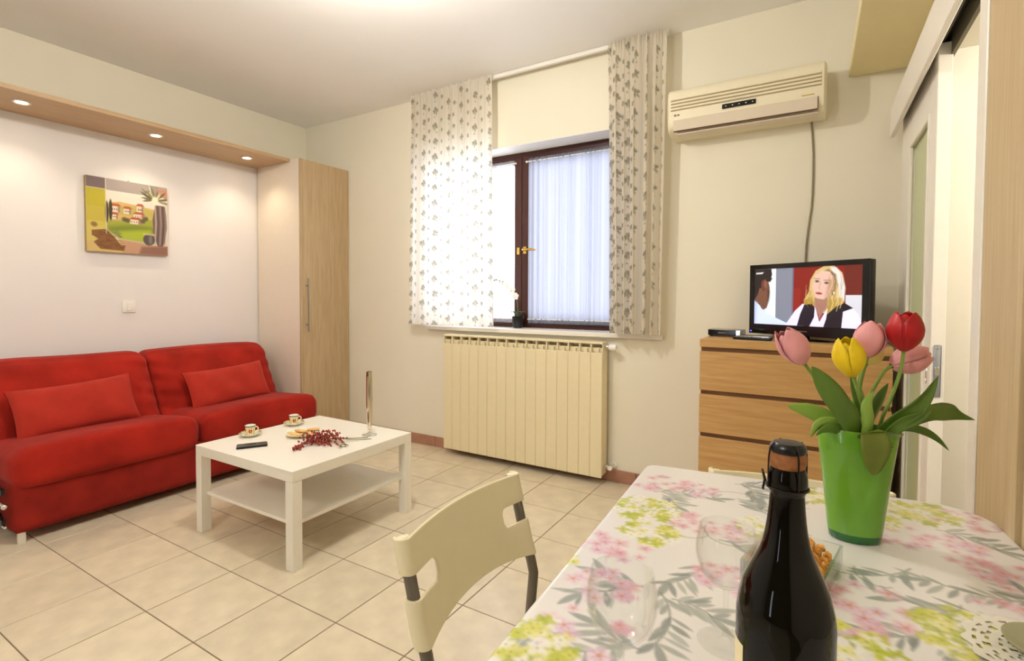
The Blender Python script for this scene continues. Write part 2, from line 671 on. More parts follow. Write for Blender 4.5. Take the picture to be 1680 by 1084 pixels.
struct('ceiling', box(B(), XL - 0.2, 1.9, YN - 0.2, YB + 0.4, ZC, ZC + 0.1), M_ceil)
struct('wall_left', box(B(), XL - 0.15, XL, YN - 0.2, 2.76, 0, 2.35), M_wallw)
struct('trim_8', box(box(B(), XL - 0.15, XL, YN - 0.2, YB + 0.4, 2.35, ZC), XL - 0.15, XL, 2.76, YB + 0.4, 0, 2.35), M_wall)
nb = B()
box(nb, XL, -2.78, YN - 0.15, YN, 0, ZC)
box(nb, -2.28, 1.9, YN - 0.15, YN, 0, ZC)
box(nb, -2.78, -2.28, YN - 0.15, YN, 0, 0.35)
box(nb, -2.78, -2.28, YN - 0.15, YN, 2.25, ZC)
struct('wall_near', nb, M_wallk)
# window wall with its opening
WX0, WX1, WZ0, WZ1 = -2.74, -1.06, 0.985, 2.325
wb = B()
box(wb, XL, WX0, YB, YB + 0.3, 0, ZC)
box(wb, WX1, 1.9, YB, YB + 0.3, 0, ZC)
box(wb, WX0, WX1, YB, YB + 0.3, WZ1, ZC)
box(wb, WX0, WX1, YB, YB + 0.3, 0, WZ0 - 0.03)
struct('wall_back', wb, M_wall)
lb = B()
box(lb, WX0 + 0.0005, WX1 - 0.0005, YB + 0.001, 3.46, WZ1 - 0.004, WZ1 - 0.0002)
box(lb, WX0 + 0.0005, WX0 + 0.004, YB + 0.001, 3.46, WZ0 + 0.001, WZ1 - 0.004)
box(lb, WX1 - 0.004, WX1 - 0.0005, YB + 0.001, 3.46, WZ0 + 0.001, WZ1 - 0.004)
struct('trim_7', lb, M_ceil)
# right wall with the door opening, a lower room behind it
rb = B()
box(rb, XR, XR + 0.13, 2.52, YB, 0, ZC)
box(rb, XR, XR + 0.13, 1.70, 2.52, 2.134, ZC)
box(rb, XR, XR + 0.13, 1.35, 1.70, 0, ZC)
box(rb, 1.2, 1.3, YN, 1.2, 0, ZC)
box(rb, XR, 1.8, 1.20, 1.35, 0, ZC)
struct('wall_right', rb, M_wall)
pb = B()
box(pb, 1.8, 1.9, YN, YB, 0, ZC)
struct('wall_passage', pb, M_wallw)
struct('door_frame_reveal', box(B(), XR, XR + 0.15, 2.50, 2.519, 0, 2.133), M_lacq).name = 'trim_1'
# dropped slab over the door side
struct('trim_2', box(B(), 0.134, XR, 0.6, YB, 2.372, 2.416, 0.004, 1), mat('slab paint yellowed by bounce', (240, 226, 178), 0.85, vary=0.01))  # warm bounce light put into the slab's yellower colour
# door rail cover, upright boards
vb = struct_root('trim_3', (0.32, 2.4, 2.05))
obj('cover_board', box(B(), 0.302, 0.320, 1.35, 3.168, 2.003, 2.15, 0.003, 1), M_lacq, vb)
obj('top_board', box(B(), 0.320, XR - 0.001, 1.35, 3.168, 2.135, 2.15), M_lacq, vb, smooth=False)
for k, (xa, xb, za) in enumerate(((0.324, 0.333, 2.085), (0.352, 0.361, 2.09), (0.378, 0.389, 2.04))):
    obj('rail', box(B(), xa, xb, 1.36, 3.16, za, 2.134), M_alu, vb, smooth=False)
obj('rail_bed', box(B(), 0.333, 0.378, 1.36, 3.16, 2.11, 2.133), M_dark, vb, smooth=False)
struct('trim_4', box(B(), 0.345, XR - 0.001, 1.69, 1.765, 0, 2.002, 0.003, 1), M_lacq)
pn = struct_root('trim_5', (0.36, 1.5, 0))
obj('board', box(B(), 0.349, XR - 0.001, 1.612, 1.689, 0, 2.36, 0.003, 1), M_pine, pn)
obj('board', box(B(), 0.346, XR - 0.001, 1.42, 1.610, 0, 2.36, 0.003, 1), M_pine, pn)
obj('board', box(B(), 0.336, XR - 0.001, 1.352, 1.418, 0, 2.36, 0.006, 2), M_pine, pn)
obj('board', box(B(), 0.346, XR - 0.001, 1.20, 1.35, 0, 2.36, 0.003, 1), M_pine, pn)
# skirting of terracotta tiles
sk = struct_root('baseboard_back', (-1.6, YB, 0))
xs = -3.60
while xs < 0.33:
    xe = min(xs + 0.33, 0.33)
    obj('skirting_tile', box(B(), xs + 0.0015, xe - 0.0015, YB - 0.011, YB - 0.0005, 0.001, 0.082, 0.002, 1), M_skirt, sk, smooth=False)
    xs = xe

# ------------------------------------------------------------------ window
win = struct_root('window_1', ((WX0 + WX1) / 2, 3.48, WZ0))
fr = B()
box(fr, WX0 + 0.001, WX0 + 0.04, 3.462, 3.53, WZ0, WZ1 - 0.001)
box(fr, WX1 - 0.04, WX1 - 0.001, 3.462, 3.53, WZ0, WZ1 - 0.001)
box(fr, WX0 + 0.001, WX1 - 0.001, 3.462, 3.53, 2.285, WZ1 - 0.001)
box(fr, WX0 + 0.001, WX1 - 0.001, 3.462, 3.53, WZ0, WZ0 + 0.018)
obj('window_frame', fr, M_brown, win, smooth=False)
for xa, xb in ((WX0 + 0.04, -1.919), (-1.916, WX1 - 0.04)):
    s = B()
    z0, z1 = WZ0 + 0.019, 2.284
    box(s, xa, xa + 0.064, 3.452, 3.508, z0, z1, 0.004, 1)
    box(s, xb - 0.064, xb, 3.452, 3.508, z0, z1, 0.004, 1)
    box(s, xa + 0.064, xb - 0.064, 3.454, 3.506, z1 - 0.05, z1, 0.003, 1)
    box(s, xa + 0.064, xb - 0.064, 3.454, 3.506, z0, z0 + 0.05, 0.003, 1)
    so = obj('sash', s, M_brown, win, smooth=False)
    obj('glass_pane', box(B(), xa + 0.06, xb - 0.06, 3.49, 3.494, z0 + 0.045, z1 - 0.045), M_pane, so, smooth=False)
hb = B()
box(hb, -1.958, -1.932, 3.444, 3.453, 1.545, 1.60, 0.003, 1)
obj('brass_catch', hb, M_brass, win)
hb = B()
box(hb, -1.902, -1.872, 3.443, 3.453, 1.548, 1.605, 0.003, 1)
tube(hb, [(-1.887, 3.45, 1.578), (-1.887, 3.41, 1.578), (-1.878, 3.402, 1.578), (-1.80, 3.402, 1.576), (-1.775, 3.404, 1.572)], [.008, .008, .009, .009, .006], 8)
obj('brass_handle', hb, M_brass, win)
struct('window_sill', box(box(B(), WX0 + 0.001, WX1 - 0.001, 3.2751, 3.461, 0.955, 0.985), -2.68, -0.80, 3.238, 3.275, 0.955, 0.985, 0.004, 2), M_lacq).name = 'trim_6'


def sheer(x0, x1, label, M_sheer=M_sheer):
    t = thing('sheer_curtain', label, 'curtain', ((x0 + x1) / 2, 3.43, 1.0), group=None)
    z0, z1 = 1.022, 2.262
    n = int((x1 - x0) / 0.004)
    b = B()
    rnd = random.Random(int(x0 * 100))
    ph = [rnd.uniform(0, 6) for _ in range(4)]

    def f(a, q):
        y = 3.436 + 0.006 * math.sin(a * (x1 - x0) * 150 + ph[0] + 0.8 * math.sin(a * 9)) * (0.6 + 0.4 * math.sin(a * 23 + ph[1]))
        k = min(1, min(q, 1 - q) * 14)
        y += 0.0035 * (1 - k) * math.sin(a * (x1 - x0) * 420 + ph[2])
        return Vector((x0 + a * (x1 - x0) + 0.004 * math.sin(a * 40 + ph[3]), y, z0 + (z1 - z0) * q))
    surf(b, f, n, 24)
    obj('voile', b, M_sheer, t, angle=180)
    r = B()
    cyl(r, (x0 - 0.012, 3.436, z1 - 0.022), (x1 + 0.012, 3.436, z1 - 0.022), 0.004, 8)
    ball(r, (x0 - 0.014, 3.436, z1 - 0.022), 0.008, 8, 6)
    ball(r, (x1 + 0.014, 3.436, z1 - 0.022), 0.008, 8, 6)
    obj('rod', r, M_white, t)
    rb_ = B()
    cyl(rb_, (x0, 3.436, z0 + 0.03), (x1, 3.436, z0 + 0.03), 0.004, 8)
    obj('rod', rb_, M_white, t)
    return t


sheer(WX0 + 0.06, -1.978, 'white sheer voile on the left window sash, mostly behind the floral curtain', M_sheert)
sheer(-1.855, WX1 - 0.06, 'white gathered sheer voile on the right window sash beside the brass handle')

rail = thing('curtain_rail', 'thin white curtain rail fixed along the ceiling above the window', 'curtain rail', (-1.8, 3.17, 2.81))
rl = B()
box(rl, -2.77, -0.78, 3.188, 3.210, 2.802, 2.829, 0.003, 1)
obj('track', rl, M_white, rail)
for xx in (-2.774, -0.776):
    obj('end_cap', box(B(), xx - 0.004, xx + 0.004, 3.187, 3.211, 2.800, 2.829), M_white, rail, smooth=False)


def drape(name, xt, xb, zt, zb, yc, cw, nf, amp, label, seed):
    rnd = np.random.RandomState(seed)
    res = 0.0052
    h = zt - zb
    pr = Print(cw, h, res, (243, 237, 224))
    # woven stripes and flower sprigs printed in columns
    col = 0.088

    def posy(x, y, a, k):
        ca, sa = math.cos(a), math.sin(a)

        def rt(u, v):
            return x + k * (u * ca - v * sa), y + k * (u * sa + v * ca)
        for ox, oy, r in ((0, 0, 1.0), (0.017, 0.012, 0.8), (-0.015, 0.016, 0.75)):
            for q in range(5):
                an = q * 2 * PI / 5 + a
                cx, cy = rt(ox + 0.0085 * r * math.cos(an), oy + 0.0085 * r * math.sin(an))
                pr.ell(cx, cy, 0.0058 * r * k, 0.0046 * r * k, (134, 126, 118), an, 0.8, 0.006)
            cx, cy = rt(ox, oy)
            pr.ell(cx, cy, 0.0040 * k, 0.0040 * k, (206, 186, 150), 0, 0.9, 0.005)
        for la, ll in ((1.2, .030), (2.1, .026), (0.2, .024), (3.1, .022), (-1.2, .018)):
            cx, cy = rt(0.004 * math.cos(la), 0.012 + 0.004 * math.sin(la))
            pr.leaf(cx, cy, la + a, ll * k, 0.010 * k, (150, 148, 122), 0.8, 0.006)
        cx, cy = rt(0.0, 0.01)
        dx_, dy_2 = rt(0.006, 0.048)
        pr.line([(cx, cy), (dx_, dy_2)], 0.003, (164, 158, 138), 0.8, 0.006)
    k = 0
    x = 0.02
    while x < cw + col:
        for dx in (0.036, 0.044, 0.052):
            pr.line([(x + dx, 0), (x + dx, h)], 0.0026, (206, 196, 174), 0.5, 0.006)
        big = k % 2 == 0
        y = 0.03 + (k % 4) * 0.035
        while y < h + 0.1:
            if big:
                posy(x, y, rnd.uniform(-.5, .5), rnd.uniform(.95, 1.15))
                pr.ell(x + rnd.uniform(-.012, .012), y + 0.062, 0.006, 0.005, (150, 142, 128), 0, 0.8, 0.006)
                y += 0.118
            else:
                posy(x, y, rnd.uniform(-1.5, 1.5), 0.62)
                y += 0.084
        x += col * rnd.uniform(.96, 1.04)
        k += 1
    H, W = pr.H, pr.W
    U, V = np.meshgrid(np.linspace(0, 1, W), np.linspace(0, 1, H))
    p1, p2 = rnd.uniform(0, 6, 2)
    phi = 2 * PI * nf * U + 0.9 * np.sin(2 * PI * U * 2 + p1) + 0.25 * np.sin(3 * V + p2)
    A = amp * (0.35 + 0.65 * np.clip(V * 3, 0, 1)) * (0.75 + 0.25 * np.sin(2 * PI * U * 1.7 + p2))
    head = np.exp(-V * h / 0.05)
    X = (xt[0] + (xb[0] - xt[0]) * V) * (1 - U) + (xt[1] + (xb[1] - xt[1]) * V) * U
    X = X + 0.35 * A * np.sin(2 * phi) * np.clip(np.minimum(U, 1 - U) * 10, 0, 1)
    Y = yc + A * np.sin(phi) + 0.011 * head * np.sin(2 * PI * U * cw * 24)
    Z = zt - V * h + 0.006 * head * np.sin(2 * PI * U * cw * 12 + p1)
    t = thing(name, label, 'curtain', ((xb[0] + xb[1]) / 2, yc, zb))
    o = grid_mesh('drape', np.stack([X, Y, Z], -1), pr.a, M_curtain, t)
    tp = B()
    box(tp, xt[0] + .02, xt[1] - .02, yc + 0.022, yc + 0.025, zt - 0.066, zt - 0.03)
    obj('heading_tape', tp, M_white, t, smooth=False)
    for q in range(7):
        xx = xt[0] + 0.03 + (xt[1] - xt[0] - 0.06) * q / 6
        hk = B()
        tube(hk, [(xx, yc + 0.0255, zt - 0.05), (xx, yc + 0.028, zt - 0.03), (xx, yc + 0.032, 2.8015)], 0.0025, 6)
        obj('hook', hk, M_white, t)
    return t


drape('floral_curtain', (-2.775, -2.005), (-2.805, -1.985), 2.820, 1.0, 3.162, 1.12, 6.5, 0.018,
      'floral sprigged curtain left of the window, wide and lit through', 3)
drape('floral_curtain', (-1.142, -0.772), (-1.112, -0.792), 2.820, 0.992, 3.160, 1.05, 5.5, 0.046,
      'floral sprigged curtain right of the window, narrow and deeply folded', 5)

win2 = struct_root('window_2', (-2.53, YN - 0.08, 0.35))
b = B()
for xa, xb, za, zb in ((-2.779, -2.73, 0.351, 2.249), (-2.33, -2.281, 0.351, 2.249), (-2.73, -2.33, 0.351, 0.40), (-2.73, -2.33, 2.20, 2.249)):
    box(b, xa, xb, YN - 0.11, YN - 0.05, za, zb)
obj('window_frame', b, M_brown, win2, smooth=False)
obj('glass_pane', box(B(), -2.732, -2.328, YN - 0.084, YN - 0.080, 0.398, 2.202), M_pane, win2, smooth=False)

# orchid on the sill
t = thing('potted_orchid', 'white orchid in a black pot on the window sill', 'potted plant', (-1.915, 3.395, 0.985))
p = B()
lathe(p, [(0, 0.001), (0.034, 0.001), (0.038, 0.01), (0.047, 0.085), (0.047, 0.09), (0.042, 0.09), (0.04, 0.08), (0, 0.078)], (-1.915, 3.395, 0.985), 20)
obj('pot', p, M_black, t)
M_leafd = mat('dark orchid leaf', (92, 110, 86), 0.4, vary=0.15)
M_petw = mat('white petal', (248, 242, 236), 0.5, vary=0.02)
M_stem = mat('olive stem', (120, 120, 70), 0.5)
for an, ln in ((2.8, .075), (0.3, .07), (-2.4, .055), (-0.6, .05)):
    b = B()

    def lf(a, q, an=an, ln=ln):
        s = (q - 0.5) * 0.03 * math.sin(PI * min(1, a * 0.95 + 0.05)) ** 0.6
        d = ln * a
        return Vector((-1.915 + d * math.cos(an) - s * math.sin(an), 3.395 + d * math.sin(an) * .6 + s * math.cos(an), 1.062 + 0.05 * math.sin(a * 2.3)))
    surf(b, lf, 8, 2)
    solid(obj('leaf', b, M_leafd, t, angle=180), 0.002)
stem = [(-1.915, 3.395, 1.062), (-1.918, 3.39, 1.17), (-1.93, 3.385, 1.25), (-1.97, 3.38, 1.30), (-2.03, 3.375, 1.335), (-2.09, 3.37, 1.35)]
obj('stem', tube(B(), stem, [.003, .003, .0025, .0022, .002, .0015], 6), M_stem, t)
for px_, pz_, sc_ in ((-1.925, 1.225, 1.0), (-1.955, 1.272, 1.0), (-1.995, 1.305, .95), (-2.035, 1.328, .8), (-2.07, 1.338, .6)):
    b = B()
    for k in range(5):
        a = k * 2 * PI / 5 + 0.3
        ball(b, (px_ + 0.016 * sc_ * math.cos(a), 3.374 + 0.003 * (k % 2), pz_ + 0.016 * sc_ * math.sin(a)), 0.013 * sc_, 8, 5, (1, .28, 1))
    ball(b, (px_, 3.367, pz_), 0.006 * sc_, 6, 5)
    obj('flower', b, M_petw, t)
for px_, pz_ in ((-2.095, 1.352), (-2.112, 1.349)):
    obj('bud', ball(B(), (px_, 3.37, pz_), 0.008, 8, 6), M_leafd, t)

# ------------------------------------------------------------------ radiator
rad = thing('radiator', 'cream aluminium radiator of upright sections under the window', 'radiator', (-1.796, 3.2, 0))
RX0, RW = -2.440, 0.0803
sb = B()
box(sb, 0.0008, RW - 0.0008, 3.155, 3.166, 0.045, 0.862, 0.003, 1)
box(sb, RW / 2 - 0.012, RW / 2 + 0.012, 3.166, 3.235, 0.07, 0.885)
box(sb, 0.0, 0.004, 3.16, 3.25, 0.06, 0.916)
box(sb, RW - 0.004, RW, 3.16, 3.25, 0.06, 0.916)
box(sb, 0.004, RW - 0.004, 3.18, 3.19, 0.862, 0.892)
box(sb, 0.0, RW, 3.158, 3.25, 0.916, 0.930, 0.003, 1)
sb_me = None
for k in range(16):
    if sb_me is None:
        bb = sb.copy()
        o = obj('section', bb, M_rad, rad, smooth=False, world=False)
        sb_me = o.data
        # bring the mesh into the frame of the radiator
        o.data.transform(Matrix.Translation((0, -3.2, 0)))
    else:
        o = link_mesh('section', sb_me, rad)
    o.location = (RX0 + k * RW + 1.796, 0, 0)
sb.free()
XE = RX0 + 16 * RW
v = B()
cyl(v, (XE, 3.205, 0.895), (XE + 0.03, 3.205, 0.895), 0.014, 12)
cyl(v, (XE + 0.03, 3.205, 0.895), (XE + 0.03, YB - 0.001, 0.895), 0.009, 10)
vo = obj('upper_valve', v, M_chrome, rad)
h = B()
tube(h, [(XE + 0.026, 3.205, 0.895), (XE + 0.032, 3.205, 0.895), (XE + 0.036, 3.205, 0.895), (XE + 0.075, 3.205, 0.895), (XE + 0.08, 3.205, 0.895)], [.014, .02, .022, .019, .012], 16)
obj('valve_knob', h, M_white, vo)
v = B()
cyl(v, (XE, 3.205, 0.115), (XE + 0.045, 3.205, 0.115), 0.012, 12)
cyl(v, (XE + 0.045, 3.205, 0.115), (XE + 0.045, YB - 0.001, 0.115), 0.008, 10)
cyl(v, (XE + 0.045, 3.18, 0.115), (XE + 0.045, 3.206, 0.115), 0.017, 12)
vo = obj('lower_valve', v, M_chrome, rad)
obj('valve_cap', cyl(B(), (XE + 0.05, 3.172, 0.115), (XE + 0.05, 3.206, 0.115), 0.013, 12), M_white, vo)
for zz, xo in ((0.895, 0.03), (0.115, 0.045)):
    obj('wall_rosette', cyl(B(), (XE + xo, YB - 0.008, zz), (XE + xo, YB - 0.0005, zz), 0.022, 16), M_white, rad)

# ------------------------------------------------------------------ wardrobe and light shelf
wd = thing('wardrobe', 'tall beech-door wardrobe with white side in the corner behind the sofa', 'wardrobe', (-3.9, 3.0, 0))
obj('side_panel', box(B(), -4.186, -3.628, 2.757, 2.775, 0, 2.352), M_wside, wd, smooth=False)
obj('edge_strip', box(B(), -3.628, -3.612, 2.757, 2.777, 0, 2.352), M_beech, wd, smooth=False)
obj('carcass', box(B(), -4.186, -3.634, 2.775, YB - 0.002, 0.06, 2.35), M_wside, wd, smooth=False)
obj('plinth', box(B(), -4.15, -3.65, 2.776, YB - 0.004, 0, 0.06), M_dark, wd, smooth=False)
dr = obj('door', box(B(), -3.632, -3.611, 2.779, YB - 0.006, 0.065, 2.352, 0.0015, 1), M_beech, wd, smooth=False)
hb = B()
cyl(hb, (-3.582, 2.81, 0.925), (-3.582, 2.81, 1.372), 0.006, 10)
for zz in (0.985, 1.31):
    cyl(hb, (-3.612, 2.81, zz), (-3.582, 2.81, zz), 0.005, 8)
obj('bar_handle', hb, mat('satin steel handle', (150, 148, 144), 0.4, metal=0.9), dr)

sh = thing('light_shelf', 'beech overhead shelf with three downlights, fixed above the sofa', 'shelf', (-3.97, 1.6, 2.336))
obj('board', box(B(), -4.199, -3.736, 0.25, 2.755, 2.336, 2.362, 0.001, 1), M_beech_y, sh, smooth=False)
M_ring = mat('white spotlight ring', (236, 228, 210), 0.3)
for _y in (1.11, 1.82, 2.49):
    g = B()
    lathe(g, [(0.030, 0.0), (0.030, -0.006), (0.040, -0.008), (0.043, -0.004), (0.043, 0.0)], (-3.92, _y, 2.3358), 24)
    go = obj('downlight_ring', g, M_ring, sh)
    obj('downlight_lens', lathe(B(), [(0, -0.003), (0.029, -0.003), (0.029, 0.0), (0, 0)], (-3.92, _y, 2.3358), 20), M_spot, go)

# ------------------------------------------------------------------ painting on the left wall
pr = Print(0.52, 0.51, 0.0028, (226, 214, 196))
R_ = random.Random(2)
pr.rect(0, .52, 0, .51, (222, 208, 190))
pr.rect(0, .115, 0, .075, (122, 104, 104))
pr.rect(.118, .52, 0, .08, (170, 158, 152))
pr.rect(.40, .46, .0, .06, (150, 140, 128), .6)
pr.rect(.455, .52, .02, .09, (196, 140, 112))
pr.rect(0, .115, .078, .51, (186, 174, 52))
pr.rect(.0, .115, .20, .33, (196, 176, 78), .6)
pr.rect(.0, .13, .30, .51, (208, 190, 96), .6)
pr.rect(.118, .5, .08, .17, (232, 222, 208))
pr.poly([(.13, .165), (.2, .15), (.3, .16), (.42, .175), (.5, .19), (.5, .30), (.12, .30)], (214, 178, 112))
pr.poly([(.2, .18), (.34, .17), (.46, .2), (.46, .24), (.2, .24)], (182, 178, 88), .8, .02)
pr.poly([(.12, .29), (.3, .27), (.48, .24), (.48, .33), (.12, .36)], (160, 166, 64), 1, .02)
pr.poly([(.13, .33), (.3, .30), (.44, .31), (.43, .43), (.2, .41), (.12, .37)], (124, 138, 40), .9, .03)
pr.poly([(.2, .36), (.4, .33), (.42, .42), (.2, .41)], (176, 190, 50), .9, .03)
for x0, y0, w_, h_ in ((.145, .185, .06, .045), (.225, .195, .05, .035), (.31, .165, .045, .05), (.29, .225, .07, .03), (.15, .245, .04, .03), (.265, .265, .075, .032)):
    pr.rect(x0, x0 + w_, y0, y0 + h_, (232, 216, 192))
    pr.rect(x0 + w_ * .72, x0 + w_, y0, y0 + h_, (168, 132, 110))
    pr.poly([(x0 - .008, y0), (x0 + w_ * .2, y0 - .018), (x0 + w_ * .85, y0 - .018), (x0 + w_ + .008, y0)], (182, 96, 66))
    for q in range(3):
        pr.rect(x0 + .008 + q * w_ * .22, x0 + .014 + q * w_ * .22, y0 + h_ * .35, y0 + h_ * .65, (120, 92, 78))
for x0, y0, ry in ((.122, .23, .075), (.145, .215, .075)):
    pr.ell(x0, y0, .011, ry, (66, 60, 40))
for x0, y0 in ((.25, .275), (.35, .27), (.37, .25), (.23, .27)):
    pr.ell(x0, y0, .018, .016, (92, 84, 60), 0, .9, .01)
pr.poly([(.0, .44), (.2, .415), (.42, .44), (.52, .44), (.52, .51), (0, .51)], (196, 152, 122), 1)
pr.poly([(.0, .34), (.10, .33), (.2, .43), (.22, .51), (0, .51)], (208, 188, 110), .7, .02)
pr.poly([(.34, .455), (.52, .44), (.52, .51), (.32, .51)], (140, 98, 84), .9, .02)
pr.poly([(.03, .365), (.115, .35), (.165, .40), (.205, .455), (.235, .455), (.225, .495), (.08, .49), (.04, .445), (.07, .42), (.03, .40)], (136, 92, 52))
for q in range(60):
    x0, y0 = R_.uniform(.05, .2), R_.uniform(.37, .48)
    pr.line([(x0, y0), (x0 + .02, y0 + R_.uniform(-.004, .004))], .003, (92, 58, 32), .7)
pr.ell(.045, .325, .02, .017, (136, 100, 60), .3, .9, .008)
pr.poly([(.43, .17), (.435, .14), (.50, .14), (.512, .2), (.516, .30), (.50, .40), (.485, .445), (.45, .445), (.42, .36), (.415, .25)], (120, 98, 92))
for q, cc in ((.435, (196, 176, 160)), (.452, (92, 74, 70)), (.47, (168, 150, 142)), (.487, (84, 66, 62)), (.503, (150, 128, 120))):
    pr.line([(q, .15), (q + .005, .28), (q - .005, .43)], .009, cc, .8, .006)
pr.ell(.39, .40, .04, .042, (92, 84, 82))
pr.rect(.35, .43, .355, .368, (222, 200, 150), .6)
pr.ell(.40, .40, .012, .034, (150, 138, 132), 0, .6, .01)
for q in range(22):
    a = R_.uniform(PI * .95, PI * 2.15)
    pr.leaf(.435 + .012 * math.cos(a), .105, a + R_.uniform(-.1, .1), R_.uniform(.06, .115), .016, R_.choice([(96, 92, 62), (150, 144, 104), (214, 206, 176), (124, 118, 84)]), .9)
pr.ell(.435, .11, .022, .03, (238, 230, 200), 0, 1, .01)
pr.line([(.117, 0), (.117, .38)], .004, (228, 216, 196), .8)
H, W = pr.H, pr.W
U, V = np.meshgrid(np.linspace(0, 1, W), np.linspace(0, 1, H))
cv = thing('painting', 'unframed canvas painting of an Italian hill village with a vase, on wall', 'painting', (XL, 1.753, 1.52))
Pc = np.stack([np.full_like(U, -4.168), 1.498 + U * 0.508, 2.028 - V * 0.508], -1)
grid_mesh('painted_face', Pc, pr.a, M_canvas, cv)
obj('stretcher', box(B(), XL + 0.001, -4.1685, 1.499, 2.005, 1.521, 2.027), mat('canvas edge', (170, 150, 96), 0.8), cv, smooth=False)
obj('hanging_nail', cyl(B(), (XL, 1.76, 2.036), (-4.18, 1.76, 2.036), 0.003, 8), M_steel, cv)

sw = thing('light_switch', 'white square wall switch below the painting', 'switch', (XL, 1.752, 1.14))
obj('plate', box(B(), XL, XL + 0.009, 1.710, 1.795, 1.098, 1.183, 0.004, 2), M_white, sw)
obj('rocker', box(B(), XL + 0.009, XL + 0.014, 1.738, 1.767, 1.113, 1.168, 0.002, 1), M_white, sw)

# ------------------------------------------------------------------ sofa
SY0, SYM, SY1 = 0.86, 1.755, 2.655
sofa = thing('sofa', 'long red sofa bed with two seats along the left wall', 'sofa', (-3.6, 1.757, 0))


def wob(s, a=0.006):
    r = random.Random(s)
    k = [(r.uniform(4, 11), r.uniform(4, 11), r.uniform(4, 11), r.uniform(0, 6)) for _ in range(4)]
    return lambda p: a * sum(math.sin(p.x * q[0] + p.y * q[1] + p.z * q[2] + q[3]) for q in k) / 2


def seat(y0, y1, s):
    wv = wob(s)

    def f(p, q):
        # crown in the middle, front edge a little higher, rolled front
        crown = 0.028 * (1 - q.y ** 4) * max(0, q.z) * (0.4 + 0.6 * (q.x + 1) / 2)
        return Vector((p.x + wv(p) + 0.012 * (1 - q.y ** 4) * max(0, q.x), p.y, p.z + crown + wv(p) * 0.7 - 0.05 * max(0, q.z) * (1 - (q.x + 1) / 2)))
    return soft_box(B(), -3.98, -3.255, y0, y1, 0.262, 0.462, 0.066, (18, 28, 12), f)


for y0, y1, s in ((SY0, SYM, 1), (SYM + 0.004, SY1, 2)):
    obj('seat_cushion', seat(y0, y1, s), M_sofa, sofa, angle=180)


def backc(y0, y1, s):
    wv = wob(s, 0.008)

    def f(p, q):
        t = (q.z + 1) / 2
        lean = -0.24 * t
        puff = 0.03 * (1 - q.y ** 4) * max(0, q.x) * math.sin(PI * min(1, t * 0.9 + .1))
        crease = -0.02 * math.exp(-((abs(q.y) - 0.93) / 0.06) ** 2) * max(0, q.x) * (0.5 + 0.5 * math.sin(9 * t + s))
        near = max(0.0, (abs(q.y) - 0.55) / 0.45)
        pucker = 0.0065 * near * math.sin(34 * t + 7 * q.y + s) * max(0, q.x) + 0.004 * math.sin(19 * t + 5 * q.y * q.y + 2 * s) * max(0, q.x) * (1 - t)
        return Vector((p.x + lean + puff + crease + pucker + wv(p), p.y, p.z + wv(p) * 0.8 + 0.012 * (1 - q.y ** 2)))
    return soft_box(B(), -3.90, -3.68, y0, y1, 0.36, 0.83, 0.06, (10, 44, 40), f)


obj('back_cushion', backc(0.80, 1.742, 3), M_sofa, sofa, angle=180)
obj('back_cushion', backc(1.746, 2.63, 4), M_sofa, sofa, angle=180)
ws = wob(9, 0.004)
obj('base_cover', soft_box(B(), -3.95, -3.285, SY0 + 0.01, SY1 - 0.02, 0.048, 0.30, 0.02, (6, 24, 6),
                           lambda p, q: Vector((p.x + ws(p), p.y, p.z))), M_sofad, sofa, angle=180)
M_foot = mat('white plastic foot', (222, 214, 196), 0.4)
for xx, yy in ((-3.31, 0.90), (-3.31, 2.60), (-3.88, 0.90), (-3.88, 2.60)):
    obj('foot', cyl(B(), (xx, yy, 0.0), (xx, yy, 0.058), 0.017, 14), M_foot, sofa)
mf = B()
box(mf, -3.93, -3.34, 0.835, 0.85, 0.10, 0.125)
box(mf, -3.93, -3.34, 0.835, 0.85, 0.25, 0.275)
box(mf, -3.93, -3.90, 0.835, 0.85, 0.10, 0.70)
tube(mf, [(-3.36, 0.842, 0.11), (-3.6, 0.842, 0.26), (-3.9, 0.842, 0.5)], 0.01, 8)
obj('bed_mechanism', mf, M_black, sofa)
mf = B()
tube(mf, [(-3.30, 0.84, 0.20), (-3.45, 0.836, 0.205), (-3.7, 0.836, 0.24)], 0.008, 8)
ball(mf, (-3.305, 0.838, 0.20), 0.014, 10, 8)
tube(mf, [(-3.33, 0.845, 0.09), (-3.5, 0.84, 0.13), (-3.8, 0.84, 0.19)], 0.007, 8)
obj('steel_lever', mf, M_chrome, sofa)


